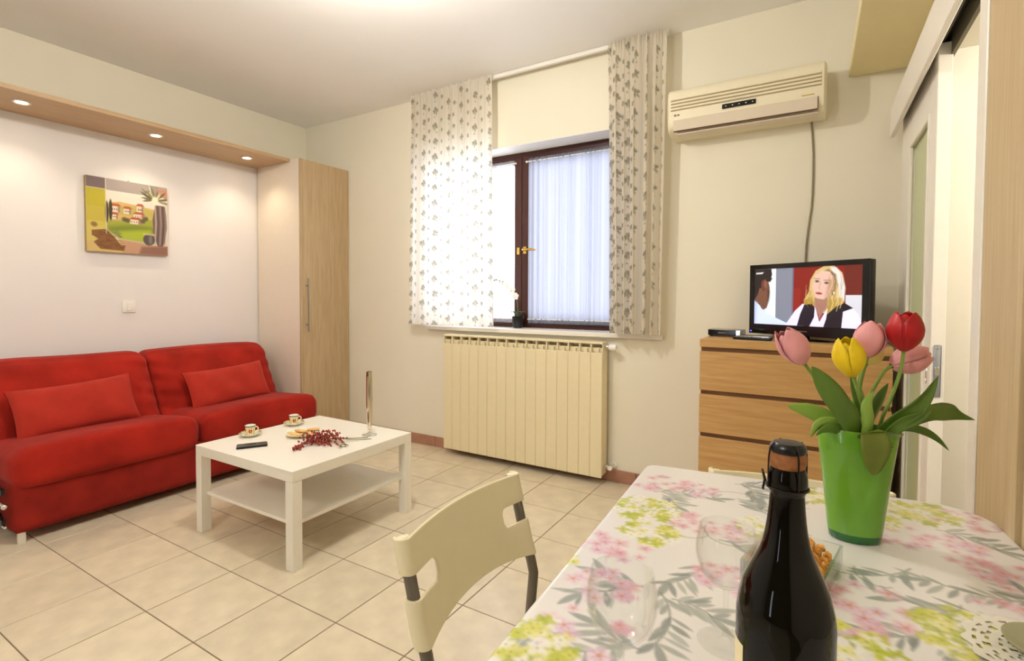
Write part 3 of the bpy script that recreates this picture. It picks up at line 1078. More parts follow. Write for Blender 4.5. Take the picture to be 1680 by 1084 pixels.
def pillow(cx, cy, cz, wdt, hgt, tilt, roll, label):
    t = thing('pillow', label, 'pillow', (cx, cy, cz - hgt / 2), group='red pillows on the sofa')
    b = B()
    n = 18
    wv = wob(int(cy * 10), 0.004)
    mt = Matrix.Translation((cx, cy, cz)) @ Matrix.Rotation(tilt, 4, 'Y') @ Matrix.Rotation(roll, 4, 'X')
    for sgn in (1, -1):
        def f(a, q, sgn=sgn):
            u, v = 2 * a - 1, 2 * q - 1
            th = 0.062 * max(0.0, (1 - abs(u) ** 4)) ** 0.55 * max(0.0, (1 - abs(v) ** 3)) ** 0.55 + 0.003
            pin = 1 - 0.045 * (1 - abs(v) ** 2) * abs(u) ** 3
            pz = 1 - 0.10 * (1 - u * u) * abs(v) ** 3
            p = Vector((sgn * th, u * wdt / 2 * pin, v * hgt / 2 * pz))
            p.x += sgn * wv(p * 3) * (th / 0.06)
            return mt @ p
        surf(b, f, n * 2, n)
    bmesh.ops.remove_doubles(b, verts=b.verts[:], dist=0.0015)
    o = obj('cover', b, M_pillow, t, angle=180)
    s = B()
    pts = []
    for k in range(41):
        u = 2 * k / 40 - 1
        pts.append(mt @ Vector((0.0, u * wdt / 2, hgt / 2 * (1 - 0.10 * (1 - u * u)))))
    tube(s, pts, 0.003, 6)
    obj('seam', s, M_pillow, o)
    return t


pillow(-3.672, 1.262, 0.572, 0.60, 0.30, math.radians(-24), math.radians(3), 'long red pillow on the left seat of the sofa')
pillow(-3.672, 2.175, 0.566, 0.60, 0.29, math.radians(-24), math.radians(3), 'long red pillow on the right seat of the sofa, nearer the wardrobe')

# ------------------------------------------------------------------ coffee table and what lies on it
CX0, CX1, CY0, CY1, CZ = -2.715, -1.935, 1.426, 2.206, 0.45
ct = thing('coffee_table', 'square white coffee table with a lower shelf before the red sofa', 'table', (-2.325, 1.816, 0))
obj('tabletop', box(B(), CX0, CX1, CY0, CY1, 0.40, CZ, 0.0015, 1), M_wtable, ct, smooth=False)
for xx in (CX0, CX1 - 0.05):
    for yy in (CY0, CY1 - 0.05):
        obj('leg', box(B(), xx, xx + 0.05, yy, yy + 0.05, 0, 0.3995, 0.001, 1), M_wtable, ct, smooth=False)
obj('lower_shelf', box(B(), CX0 + 0.03, CX1 - 0.03, CY0 + 0.03, CY1 - 0.03, 0.19, 0.206, 0.001, 1), M_wtable, ct, smooth=False)


def cup(x, y, facing, where):
    s = thing('saucer', 'round painted saucer under the coffee cup ' + where, 'saucer', (x, y, CZ), group='saucers on the coffee table')
    n = 64
    prof = [(0.0, 0.003), (0.02, 0.003), (0.024, 0.004), (0.04, 0.008), (0.052, 0.014), (0.058, 0.018), (0.058, 0.02), (0.05, 0.0165), (0.036, 0.011), (0.022, 0.0085), (0.0, 0.008)]
    prof = [(0.0, 0.0), (0.03, 0.0), (0.034, 0.004)] + prof[4:]
    th = np.linspace(0, 2 * PI, n, endpoint=False)
    rr = np.array([max(q[0], 1e-5) for q in prof])
    zz = np.array([q[1] for q in prof])
    P = np.stack([x + rr[:, None] * np.cos(th), y + rr[:, None] * np.sin(th), np.repeat(CZ + zz[:, None], n, 1)], -1)
    col = np.empty(P.shape)
    col[:] = lin((244, 238, 214))
    for k in range(len(prof)):
        if k >= 5 and rr[k] > 0.045:
            m = (np.sin(th * 8) > 0.5)
            col[k][m] = lin((226, 190, 60))
            m = (np.sin(th * 8) < -0.6)
            col[k][m] = lin((70, 110, 80))
    grid_mesh('dish', P, col, M_ceramic, s, closed_u=True)
    c = thing('coffee_cup', 'small painted cup with yellow bands and a red flower, ' + where, 'cup', (x, y, CZ + 0.009), group='coffee cups on the table')
    z0 = CZ + 0.0088
    prof = [(1e-5, 0.0)] + [(0.020 + 0.0075 * k / 24, 0.001 + 0.050 * k / 24) for k in range(25)] + [(0.0265, 0.052), (0.025, 0.05), (0.0225, 0.03), (0.0185, 0.005), (1e-5, 0.004)]
    n = 120
    th = np.linspace(0, 2 * PI, n, endpoint=False)
    rr = np.array([q[0] for q in prof])
    zz = np.array([q[1] for q in prof])
    P = np.stack([x + rr[:, None] * np.cos(th), y + rr[:, None] * np.sin(th), np.repeat(z0 + zz[:, None], n, 1)], -1)
    col = np.empty(P.shape)
    col[:] = lin((246, 240, 222))
    d = (th - facing + PI) % (2 * PI) - PI
    for k in range(1, 26):
        h = zz[k]
        stripe = np.abs((d * 0.024) % 0.012 - 0.006) < 0.0035
        if 0.004 < h < 0.042:
            col[k][stripe] = lin((232, 192, 66))
        if 0.044 < h < 0.049:
            col[k][:] = lin((62, 86, 74))
        for off in (0.0, 2.1, -2.1):
            dd = ((d - off + PI) % (2 * PI) - PI) * 0.024
            r = np.hypot(dd, h - 0.021)
            pet = r < 0.0098 + 0.0016 * np.cos(6 * np.arctan2(h - 0.021, dd))
            col[k][pet] = lin((176, 34, 22))
            col[k][r < 0.0036] = lin((240, 200, 80))
        if h < 0.003:
            col[k][:] = lin((70, 100, 70))
    grid_mesh('body', P, col, M_ceramic, c, closed_u=True)
    a = facing + 1.35
    pts = []
    for k in range(11):
        q = -PI / 2 + PI * k / 10
        pts.append((x + (0.0235 + 0.017 * math.cos(q)) * math.cos(a), y + (0.0235 + 0.017 * math.cos(q)) * math.sin(a), z0 + 0.03 + 0.014 * math.sin(q)))
    obj('handle', tube(B(), pts, 0.003, 8), M_porc, c)
    obj('coffee', lathe(B(), [(0, 0.040), (0.0228, 0.040), (0.022, 0.036), (0, 0.036)], (x, y, z0), 20), mat('black coffee', (58, 34, 20), 0.15), c)


_ca = math.atan2(-1.7, 2.6)
cup(-2.632, 1.676, _ca, 'nearer the phone')
cup(-2.640, 1.960, _ca, 'behind the biscuit plate')

ph = thing('phone', 'black mobile phone lying on the white coffee table', 'phone', (-2.444, 1.565, CZ), math.radians(57))
obj('case', box(B(), -0.072, 0.072, -0.036, 0.036, 0, 0.009, 0.004, 2), M_black, ph, world=False)
obj('screen', box(B(), -0.068, 0.068, -0.033, 0.033, 0.009, 0.0096), M_gloss, ph, world=False, smooth=False)
obj('button', box(B(), 0.06, 0.063, -0.008, 0.008, 0.0096, 0.0102), M_grey, ph, world=False, smooth=False)

pl = thing('biscuit_plate', 'small cream plate holding pale biscuits on the coffee table', 'plate', (-2.40, 1.835, CZ))
b = lathe(B(), [(0, 0), (0.045, 0), (0.05, 0.003), (0.082, 0.014), (0.085, 0.017), (0.08, 0.017), (0.048, 0.007), (0, 0.006)], (-2.40, 1.835, CZ), 40)
obj('dish', b, M_porc, pl)
M_bis = mat('pale biscuit', (226, 186, 120), 0.8, vary=0.12, scale=60, bump=0.3, bscale=90)
bis = [(-2.435, 1.80, .0075, 0.3, 'front left biscuit, flat on the cream plate'), (-2.39, 1.79, .0075, 1.4, 'front biscuit beside the red berries on the plate'),
       (-2.42, 1.85, .0075, 0.9, 'middle biscuit lying under two others on the plate'), (-2.37, 1.86, .0075, 2.2, 'rear right biscuit on the plate near the berries'),
       (-2.415, 1.835, .0185, 0.1, 'top biscuit of the small heap on the plate'), (-2.385, 1.895, .019, 1.0, 'biscuit resting on the far rim of the plate')]
for x, y, z, a, lb in bis:
    o = thing('biscuit', lb, 'biscuit', (x, y, CZ + z), a, 'biscuits on the plate')
    obj('crust', soft_box(B(), -0.034, 0.034, -0.014, 0.014, 0, 0.011, 0.005, (8, 4, 3)), M_bis, o, world=False, angle=180)

# red berry sprig
bs = thing('berry_sprig', 'dry sprig of red pepper berries lying across the coffee table', 'sprig', (-2.2, 1.78, CZ))
M_berry = mat('red pepper berry', (156, 48, 42), 0.5, vary=0.25, scale=60)
M_twig = mat('olive twig', (126, 122, 76), 0.7)
RB = random.Random(11)
bb, tw = B(), B()
axis = [Vector((-2.05, 1.985, CZ + .006)), Vector((-2.085, 1.93, CZ + .009)), Vector((-2.13, 1.86, CZ + .018)), Vector((-2.19, 1.78, CZ + .025)), Vector((-2.215, 1.70, CZ + .02)), Vector((-2.185, 1.62, CZ + .01))]
tube(tw, axis, [.0025, .0025, .002, .002, .0015, .001], 6)
tube(tw, [(-2.02, 1.98, CZ + .004), (-2.065, 1.92, CZ + .006), (-2.12, 1.87, CZ + .015), (-2.2, 1.83, CZ + .03)], .002, 6)
tube(tw, [(-2.03, 1.81, CZ + .004), (-2.07, 1.84, CZ + .008), (-2.13, 1.86, CZ + .018)], .002, 6)
for k in range(330):
    t_ = RB.random() ** 0.9
    base = Vector((-2.13, 1.845, 0)).lerp(Vector((-2.235, 1.725, 0)), t_) if k < 290 else Vector((-2.22, 1.70, 0)).lerp(Vector((-2.18, 1.615, 0)), RB.random())
    sp = (0.045 if k < 290 else 0.012)
    x, y = base.x + RB.gauss(0, sp * .55), base.y + RB.gauss(0, sp * .55)
    hmax = (0.075 if k < 290 else 0.02) * math.exp(-((x - base.x) ** 2 + (y - base.y) ** 2) / (sp * sp))
    z = CZ + 0.005 + RB.random() * hmax
    ball(bb, (x, y, z), RB.uniform(.0040, .0062), 6, 5)
    if k % 4 == 0:
        tube(tw, [(base.x, base.y, CZ + .02), (x, y, z)], .0008, 4)
o = obj('berries', bb, M_berry, bs, angle=180)
o['kind'] = 'stuff'
obj('twigs', tw, M_twig, bs)
for a, l_ in ((0.4, .05), (-0.6, .045)):
    b = B()
    surf(b, lambda u, q, a=a, l_=l_: Vector((-2.06 + u * l_ * math.cos(a) - (q - .5) * .016 * math.sin(PI * u) * math.sin(a), 1.80 + u * l_ * math.sin(a) + (q - .5) * .016 * math.sin(PI * u) * math.cos(a), CZ + .006 + .008 * math.sin(PI * u))), 6, 2)
    solid(obj('leaf', b, mat('dry leaf', (112, 110, 60), 0.7), bs, angle=180), 0.001)

M_wfoot = thin_glass('clear glass foot', (0.96, 0.97, 0.96), 0.25)
cn = thing('bud_vase', 'tall slim gilt and silver bud vase with glass foot on the coffee table', 'vase', (-2.09, 2.036, CZ))
b = lathe(B(), [(0, 0.018), (0.009, 0.018), (0.011, 0.03), (0.0155, 0.10), (0.018, 0.2), (0.0175, 0.33), (0.0165, 0.355), (0.013, 0.355), (0.012, 0.2), (0, 0.04)], (-2.09, 2.036, CZ), 12)
obj('tube', b, mat('polished gilt metal', (228, 220, 206), 0.10, metal=1.0, vary=0.15, scale=25, stretch=(2, 2, .3)), cn, smooth=False)
obj('glass_foot', lathe(B(), [(0, 0.0), (0.04, 0.0), (0.041, 0.004), (0.02, 0.008), (0.010, 0.0175), (0, 0.0175)], (-2.09, 2.036, CZ), 28), M_wfoot, cn)

# ------------------------------------------------------------------ air conditioner and its cable
ac = thing('air_conditioner', 'long cream wall air conditioner high up right of the window', 'air conditioner', (-0.36, 3.2, 2.16))
prof = [(YB - 0.0005, 2.424), (3.12, 2.424), (3.10, 2.418), (3.085, 2.402), (3.08, 2.385), (3.08, 2.235), (3.088, 2.205), (3.105, 2.185), (3.14, 2.172), (YB - 0.0005, 2.168)]
b = B()
xs_ = [(-0.752, 0.03), (-0.748, 0.012), (-0.738, 0.0), (0.022, 0.0), (0.032, 0.012), (0.036, 0.03)]
rows = []
for x, ins in xs_:
    row = []
    for y, z in prof:
        yy = y if y > YB - 0.01 else min(YB - 0.002, y + ins * 0.8)
        zz = z - ins * 0.6 if z > 2.3 else z + ins * 0.4
        row.append(b.verts.new((x, yy, zz)))
    rows.append(row)
for ra, rb2 in zip(rows[:-1], rows[1:]):
    for k in range(len(prof)):
        k2 = (k + 1) % len(prof)
        b.faces.new((ra[k], ra[k2], rb2[k2], rb2[k]))
b.faces.new(rows[0])
b.faces.new(rows[-1][::-1])
obj('housing', b, M_ac, ac, angle=35)
M_slot = mat('ac slot shade', (168, 152, 116), 0.7)
for k in range(4):
    z = 2.352 - k * 0.0185
    obj('louvre', box(B(), -0.728, 0.012, 3.0755, 3.0805, z + 0.0035, z + 0.014, 0.002, 1), M_ac, ac, smooth=False)
    obj('louvre_slot', box(B(), -0.728, 0.012, 3.0785, 3.0805, z - 0.003, z + 0.0028), M_slot, ac, smooth=False)
b = B()
for (ya, za, yb_, zb_) in ((3.0785, 2.243, 3.0795, 2.236), ):
    pass
fl_ = [(-0.712, 3.0775, 2.240), (-0.004, 3.0775, 2.240), (-0.004, 3.0925, 2.184), (-0.712, 3.0925, 2.184)]
vs = [b.verts.new(p) for p in fl_]
b.faces.new(vs)
o = obj('flap', b, M_acflap, ac, smooth=False)
solid(o, 0.006, 1.0)
b = B()
box(b, -0.712, -0.002, 3.088, 3.096, 2.1775, 2.1835)
box(b, -0.0035, -0.0005, 3.077, 3.094, 2.184, 2.24)
obj('flap_gap', b, mat('dark outlet gap', (92, 56, 44), 0.7), ac, smooth=False)
dsp = obj('display', box(B(), -0.452, -0.285, 3.0735, 3.081, 2.258, 2.283, 0.002, 1), M_gloss, ac)
for k in range(5):
    xx = -0.435 + k * 0.033
    obj('display_mark', box(B(), xx, xx + 0.006, 3.0728, 3.0736, 2.268, 2.272), M_white, dsp, smooth=False)
b = B()
cyl(b, (-0.703, 3.0785, 2.268), (-0.703, 3.0805, 2.268), 0.007, 12)
box(b, -0.693, -0.678, 3.0785, 3.0805, 2.264, 2.272)
obj('maker_mark', b, mat('grey print', (130, 118, 100), 0.5), ac, smooth=False)
obj('lettering', box(B(), -0.075, -0.018, 3.0785, 3.0803, 2.252, 2.258), mat('gilt print', (206, 182, 96), 0.4), ac, smooth=False)
b = B()
box(b, -0.70, 0.0, 3.11, 3.2, 2.1660, 2.174)
obj('outlet_lip', b, M_acflap, ac, smooth=False)

cb_ = thing('power_cable', 'thin grey cable hanging down the wall from the air conditioner', 'cable', (0.0, YB - 0.006, 1.03))
pts = [(-0.030, 2.175), (-0.024, 2.10), (-0.018, 2.0), (-0.017, 1.88), (-0.018, 1.78), (-0.022, 1.70), (-0.034, 1.60), (-0.042, 1.50), (-0.044, 1.38), (-0.04, 1.2), (-0.03, 1.02)]
obj('cord', tube(B(), [(x, YB - 0.0055 if i else YB - 0.012, z) for i, (x, z) in enumerate(pts)], 0.005, 8), mat('grey cord', (140, 126, 100), 0.5), cb_)

# ------------------------------------------------------------------ chest of drawers
DX0, DX1, DY, DT = -0.500, 0.300, 2.800, 1.006
ds = thing('chest_of_drawers', 'oak chest of four drawers carrying the television', 'dresser', (-0.1, 3.03, 0))
obj('top', box(B(), DX0, DX1, DY, YB - 0.012, 0.966, DT, 0.0015, 1), M_oak, ds, smooth=False)
obj('side_panel', box(B(), DX0 + .003, DX0 + 0.02, DY + 0.018, YB - 0.014, 0, 0.966), M_oak, ds, smooth=False)
obj('side_panel', box(B(), DX1 - 0.02, DX1 - .003, DY + 0.018, YB - 0.014, 0, 0.966), M_oak, ds, smooth=False)
obj('carcass', box(B(), DX0 + 0.02, DX1 - 0.02, DY + 0.022, YB - 0.016, 0.05, 0.966), M_oakdark, ds, smooth=False)
for z0, z1 in ((0.744, 0.944), (0.524, 0.722), (0.30, 0.502), (0.06, 0.28)):
    d_ = obj('drawer', box(B(), DX0 + 0.001, DX1 - 0.001, DY, DY + 0.019, z0, z1, 0.0015, 1), M_oak, ds, smooth=False)
    obj('grip_groove', box(B(), DX0 + 0.008, DX1 - 0.008, DY + 0.012, DY + 0.0215, z1, z1 + 0.0215), M_oakdark, d_, smooth=False)

# ------------------------------------------------------------------ television and the boxes beside it
TVR = math.radians(-31.9)
tv = thing('television', 'black flat television with a lit picture on the oak chest', 'television', (-0.043, 2.985, DT), TVR)
TW, TZ0, TZ1 = 0.302, 0.022, 0.392
b = B()
box(b, -TW, TW, 0.0, 0.045, TZ0, TZ1, 0.006, 2)
box(b, -TW * .75, TW * .75, 0.045, 0.075, TZ0 + .04, TZ1 - .06, 0.01, 2)
obj('casing', b, M_black, tv, world=False)
b = B()
SX0, SX1, SZ0, SZ1 = -TW + 0.026, TW - 0.030, TZ0 + 0.052, TZ1 - 0.024
for xa, xb, za, zb in ((-TW, SX0, TZ0, TZ1), (SX1, TW, TZ0, TZ1), (SX0, SX1, TZ0, SZ0), (SX0, SX1, SZ1, TZ1)):
    box(b, xa, xb, -0.008, 0.0005, za, zb, 0.0)
obj('bezel', b, M_gloss, tv, world=False, smooth=False)
b = B()
box(b, -0.022, 0.022, 0.0, 0.02, 0.006, TZ0 + .02, 0.004, 1)
lathe(b, [(0, 0), (0.13, 0), (0.132, 0.004), (0.12, 0.008), (0.03, 0.0095), (0, 0.0095)], (0.0, 0.035, 0), 36, 1.0, 0.62)
obj('stand', b, M_gloss, tv, world=False)
obj('power_led', ball(B(), (-TW + 0.012, -0.0085, TZ0 + 0.012), 0.004, 8, 6), mat('blue led', (90, 80, 255), 0.3, vary=0, emit=3.0), tv, world=False)
obj('maker_mark', box(B(), -0.022, 0.022, -0.0084, -0.0079, TZ0 + 0.022, TZ0 + 0.027), M_grey, tv, world=False, smooth=False)
pr = Print(1.70, 1.0, 0.0062, (92, 24, 20))
pr.rect(0, .32, 0, 1, (190, 205, 214))
pr.poly([(.24, 0), (.385, 0), (.385, 1), (.10, 1), (.30, .55)], (214, 226, 232))
pr.rect(.385, .68, 0, 1, (118, 124, 142))
pr.rect(.66, .684, 0, 1, (96, 100, 128))
pr.rect(.684, 1.7, 0, 1, (120, 26, 18))
pr.rect(.684, .80, .35, 1, (136, 34, 24), .7)
pr.rect(1.45, 1.7, 0, .47, (98, 30, 20))
pr.rect(1.47, 1.7, .475, 1, (196, 200, 214))
# man seen from behind, at the left of the picture
pr.poly([(0, .30), (.12, .22), (.24, .2), (.28, .34), (.27, .5), (.245, .62), (.23, .70), (.17, .74), (.10, .70), (0, .68)], (104, 70, 54))
pr.poly([(0, 0), (.30, 0), (.315, .10), (.30, .17), (.285, .24), (.20, .22), (.18, .36), (.09, .34), (.06, .46), (0, .56)], (34, 26, 26))
pr.ell(.165, .30, .045, .105, (96, 52, 44))
pr.ell(.195, .27, .022, .07, (132, 84, 70), 0, .9, .02)
pr.poly([(.25, .2), (.30, .16), (.325, .17), (.30, .22)], (40, 30, 30), .9)
pr.poly([(.235, .36), (.285, .40), (.27, .56), (.24, .66)], (60, 42, 36), .8, .03)
pr.poly([(0, .58), (.10, .66), (.16, .76), (.40, .88), (.58, .96), (.62, 1.0), (0, 1.0)], (196, 212, 246))
pr.poly([(0, .58), (.06, .62), (.03, 1.0), (0, 1.0)], (170, 184, 226), .8, .05)
# woman, blonde, dark waistcoat over a white shirt
pr.poly([(.58, .96), (.72, .74), (.84, .62), (.95, .66), (.86, 1.0), (.56, 1.0)], (214, 214, 248))
pr.poly([(1.44, .66), (1.58, .68), (1.66, .80), (1.70, .95), (1.70, 1), (1.42, 1)], (218, 214, 250))
pr.poly([(1.15, .0), (1.30, .0), (1.42, .12), (1.46, .34), (1.45, .58), (1.40, .66), (1.25, .80), (1.13, .76), (.98, .62), (.86, .66), (.86, .55), (.93, .42), (.95, .22), (1.03, .07)], (190, 166, 112))
pr.poly([(1.25, .02), (1.33, .03), (1.42, .16), (1.46, .36), (1.45, .56), (1.38, .50), (1.36, .30)], (212, 212, 216), .9, .03)
pr.poly([(.86, .55), (.98, .50), (1.02, .62), (.96, .70), (.86, .68)], (150, 122, 40), .9, .03)
pr.poly([(1.20, .55), (1.42, .52), (1.40, .66), (1.28, .78), (1.18, .80)], (158, 132, 48), .8, .04)
pr.poly([(1.02, .52), (1.22, .50), (1.20, .70), (1.10, .80), (1.02, .72)], (150, 112, 96), 1, .02)
pr.poly([(1.06, .12), (1.22, .05), (1.33, .14), (1.36, .32), (1.32, .44), (1.27, .50), (1.27, .2)], (104, 80, 52), .95, .03)
pr.poly([(1.03, .14), (1.12, .07), (1.24, .09), (1.30, .20), (1.30, .36), (1.25, .47), (1.16, .545), (1.06, .53), (1.005, .44), (.985, .32), (1.0, .22)], (206, 172, 160), 1, .02)
pr.poly([(1.22, .22), (1.30, .2), (1.30, .36), (1.25, .47), (1.17, .54)], (168, 126, 116), .6, .05)
for x, y in ((1.055, .245), (1.195, .275)):
    pr.ell(x, y, .035, .02, (96, 66, 62), .1, .9, .015)
    pr.line([(x - .04, y - .045), (x + .04, y - .04)], .014, (122, 88, 74), .8, .012)
    pr.ell(x, y, .014, .013, (48, 38, 42), 0, .9, .01)
pr.line([(1.11, .26), (1.085, .35), (1.10, .38)], .014, (168, 122, 112), .7, .015)
pr.ell(1.085, .445, .05, .02, (150, 56, 66), .12, .95, .012)
pr.line([(1.045, .44), (1.13, .452)], .007, (92, 30, 38), .8, .008)
pr.ell(1.31, .44, .016, .02, (240, 230, 226))
pr.poly([(.86, .64), (.98, .62), (1.05, .74), (1.03, 1.0), (.75, 1.0), (.80, .80)], (26, 20, 34))
pr.poly([(1.20, .80), (1.34, .66), (1.46, .60), (1.58, .68), (1.44, .74), (1.42, 1.0), (1.16, 1.0)], (26, 20, 30))
pr.poly([(1.03, .66), (1.10, .92), (1.22, .68), (1.20, .86), (1.16, 1.0), (.95, 1.0), (1.02, .84)], (216, 214, 246))
pr.poly([(1.045, .62), (1.21, .62), (1.10, .88)], (150, 108, 98), 1, .02)
_rh = random.Random(8)
for q in range(46):
    x = _rh.uniform(1.20, 1.42)
    y = _rh.uniform(.12, .5)
    pr.line([(x, y), (x + .02, y + .12), (x - .01, y + .24)], .007, _rh.choice([(226, 208, 160), (150, 120, 66), (190, 160, 96), (118, 90, 52)]), .55, .008)
for q in range(20):
    x = _rh.uniform(.87, .99)
    y = _rh.uniform(.3, .58)
    pr.line([(x, y), (x - .015, y + .06), (x + .01, y + .11)], .007, _rh.choice([(216, 196, 140), (140, 110, 50), (178, 146, 76)]), .55, .008)
# channel mark, top left of the picture
for q in range(4):
    x = .025 + q * .03
    pr.line([(x, .085), (x + .008, .06), (x + .018, .085), (x + .03, .07)], .009, (236, 236, 240), .95, .008)
pr.line([(.13, .07), (.155, .055)], .009, (236, 236, 240), .9, .008)
H, W = pr.H, pr.W
U, V = np.meshgrid(np.linspace(0, 1, W), np.linspace(0, 1, H))
P = np.stack([SX0 + U * (SX1 - SX0), np.full_like(U, -0.002), SZ1 - V * (SZ1 - SZ0)], -1)
Mw = np.array(frame(tv))
P = P @ Mw[:3, :3].T + Mw[:3, 3]
grid_mesh('screen', P, pr.a, M_screen, tv)

bx = thing('set_top_box', 'flat silver and black receiver box left of the television', 'receiver', (-0.412, 3.10, DT), math.radians(-6))
obj('case', box(B(), -0.085, 0.085, -0.06, 0.06, 0.004, 0.040, 0.003, 1), M_steel, bx, world=False)
obj('front_panel', box(B(), -0.083, 0.060, -0.064, -0.0595, 0.007, 0.037, 0.0015, 1), M_gloss, bx, world=False)
obj('end_trim', box(B(), 0.061, 0.083, -0.064, -0.0595, 0.006, 0.038, 0.0015, 1), M_chrome, bx, world=False)
obj('display_window', box(B(), -0.03, 0.01, -0.0646, -0.0638, 0.018, 0.026), M_grey, bx, world=False, smooth=False)
for xx in (-0.07, 0.07):
    for yy in (-0.05, 0.05):
        obj('rubber_foot', cyl(B(), (xx, yy, 0), (xx, yy, 0.0045), 0.008, 8), M_black, bx, world=False)
rm = thing('remote_control', 'grey remote control with many buttons in front of the receiver box', 'remote control', (-0.262, 2.965, DT), math.radians(-22))
obj('body', box(B(), -0.085, 0.085, -0.022, 0.022, 0, 0.016, 0.005, 2), M_steel, rm, world=False)
for q in range(7):
    for k in range(3):
        obj('button', box(B(), -0.07 + q * 0.018, -0.06 + q * 0.018, -0.015 + k * 0.011, -0.008 + k * 0.011, 0.0158, 0.0185), M_grey, rm, world=False, smooth=False)
r2 = thing('remote_control', 'slim black remote control nearest the front edge of the oak chest', 'remote control', (-0.265, 2.90, DT), math.radians(-12))
obj('body', box(B(), -0.09, 0.09, -0.023, 0.023, 0, 0.014, 0.005, 2), M_black, r2, world=False)
for q in range(6):
    for k in range(3):
        obj('button', box(B(), -0.07 + q * 0.02, -0.06 + q * 0.02, -0.014 + k * 0.011, -0.008 + k * 0.011, 0.0138, 0.0155), M_grey, r2, world=False, smooth=False)
tc_ = thing('television_cable', 'black cable curling on the oak chest behind the television', 'cable', (0.16, 2.95, DT))
obj('cord', tube(B(), [(0.10, 3.14, DT + .004), (0.16, 3.04, DT + .004), (0.20, 2.94, DT + .004), (0.25, 2.93, DT + .004), (0.27, 3.02, DT + .004), (0.2, 3.15, DT + .004), (0.1, 3.22, DT + .004)], 0.0035, 8), M_black, tc_)

# ------------------------------------------------------------------ sliding door
door = struct_root('door_1', (0.365, 2.7, 0.01))
DA, DB, DH = 2.285, 3.105, 2.085
b = B()
GY0, GY1, GZ0, GZ1 = 2.42, 2.835, 0.28, 1.876
box(b, 0.345, 0.384, DA, GY0, 0.012, DH, 0.002, 1)
box(b, 0.345, 0.384, GY1, DB, 0.012, DH, 0.002, 1)
box(b, 0.345, 0.384, GY0, GY1, GZ1, DH, 0.0)
box(b, 0.345, 0.384, GY0, GY1, 0.012, GZ0, 0.0)
obj('frame', b, M_lacq, door, smooth=False)
b = B()
for ya, yb_, za, zb in ((GY0 - .012, GY0 + .006, GZ0 - .012, GZ1 + .012), (GY1 - .006, GY1 + .012, GZ0 - .012, GZ1 + .012), (GY0, GY1, GZ1 - .006, GZ1 + .012), (GY0, GY1, GZ0 - .012, GZ0 + .006)):
    box(b, 0.340, 0.352, ya, yb_, za, zb, 0.002, 1)
obj('glazing_bead', b, M_lacq, door, smooth=False)
obj('glass_pane', box(B(), 0.360, 0.366, GY0 - 0.004, GY1 + 0.004, GZ0 - 0.004, GZ1 + 0.004), M_frost, door, smooth=False)
b = B()
box(b, 0.3535, 0.3745, DA - 0.0015, DA + 0.001, 0.88, 1.06, 0.004, 2)
lk = obj('lock_plate', b, mat('grey steel plate', (168, 172, 180), 0.35, metal=0.6), door)
b = B()
for zz in (0.893, 1.047):
    cyl(b, (0.364, DA - 0.003, zz), (0.364, DA - 0.001, zz), 0.004, 10)
obj('screw', b, M_steel, lk)
obj('latch', box(B(), 0.358, 0.370, DA - 0.004, DA - 0.001, 0.955, 0.985, 0.001, 1), M_chrome, lk)
b = B()
tube(b, [(0.3449, DA + 0.055 + 0.012 * math.cos(k * PI / 12), 0.95 + 0.03 * math.sin(k * PI / 12)) for k in range(25)], 0.003, 6, False)
ball(b, (0.345, DA + 0.055, 0.95), 0.009, 8, 6, (.4, 1, 1.6))
obj('keyhole_pull', b, M_chrome, door)

# ------------------------------------------------------------------ dining table, cloth
QA, QB, QC, QD = (-0.335, 0.30), (0.405, 0.30), (0.322, 1.520), (-0.383, 1.437)   # near left, near right, far right, far left
LA, LB = 0.70, 1.16


def quad(a, b):
    s, t = a / LA, b / LB
    x = (QA[0] * (1 - s) + QB[0] * s) * (1 - t) + (QD[0] * (1 - s) + QC[0] * s) * t
    y = (QA[1] * (1 - s) + QB[1] * s) * (1 - t) + (QD[1] * (1 - s) + QC[1] * s) * t
    return x, y


def rounded_outline(ins, r_far_right=0.095, r=0.02):
    pts = []
    for cx, cy, rr, a0 in ((LA - ins - r, ins + r, r, -PI / 2), (LA - ins - r_far_right, LB - ins - r_far_right, r_far_right, 0), (ins + r, LB - ins - r, r, PI / 2), (ins + r, ins + r, r, PI)):
        for k in range(9):
            an = a0 + k * PI / 16
            pts.append((cx + rr * math.cos(an), cy + rr * math.sin(an)))
    return pts


dt = thing('dining_table', 'white dining table hidden under the flowered oilcloth', 'table', (0.0, 0.9, 0))
b = B()
lo = [b.verts.new((*quad(*p), 0.722)) for p in rounded_outline(0.006)]
hi = [b.verts.new((*quad(*p), 0.7502)) for p in rounded_outline(0.006)]
b.faces.new(hi)
b.faces.new(lo[::-1])
for k in range(len(lo)):
    k2 = (k + 1) % len(lo)
    b.faces.new((lo[k], lo[k2], hi[k2], hi[k]))
obj('tabletop', b, M_wtable, dt, smooth=False)
for a_, b_ in ((0.06, 0.06), (LA - 0.06, 0.06), (LA - 0.11, LB - 0.09), (0.06, LB - 0.06)):
    x, y = quad(a_, b_)
    obj('leg', box(B(), x - 0.022, x + 0.022, y - 0.022, y + 0.022, 0, 0.722, 0.003, 1), M_wtable, dt, smooth=False)

RES = 0.0023
A0, A1, B0, B1 = -0.15, LA + 0.012, -0.02, LB + 0.13
pr = Print(A1 - A0, B1 - B0, RES, (232, 227, 221))
RP = random.Random(21)


def uv(x, y):
    t = (y - 0.30) / (1.437 + (1.52 - 1.437) * (x + .383) / .7 - 0.30)
    xl, xr = QA[0] + (QD[0] - QA[0]) * t, QB[0] + (QC[0] - QB[0]) * t
    return (x - xl) / (xr - xl) * LA - A0, B1 - t * LB          # print y runs from the far hem down to the near one


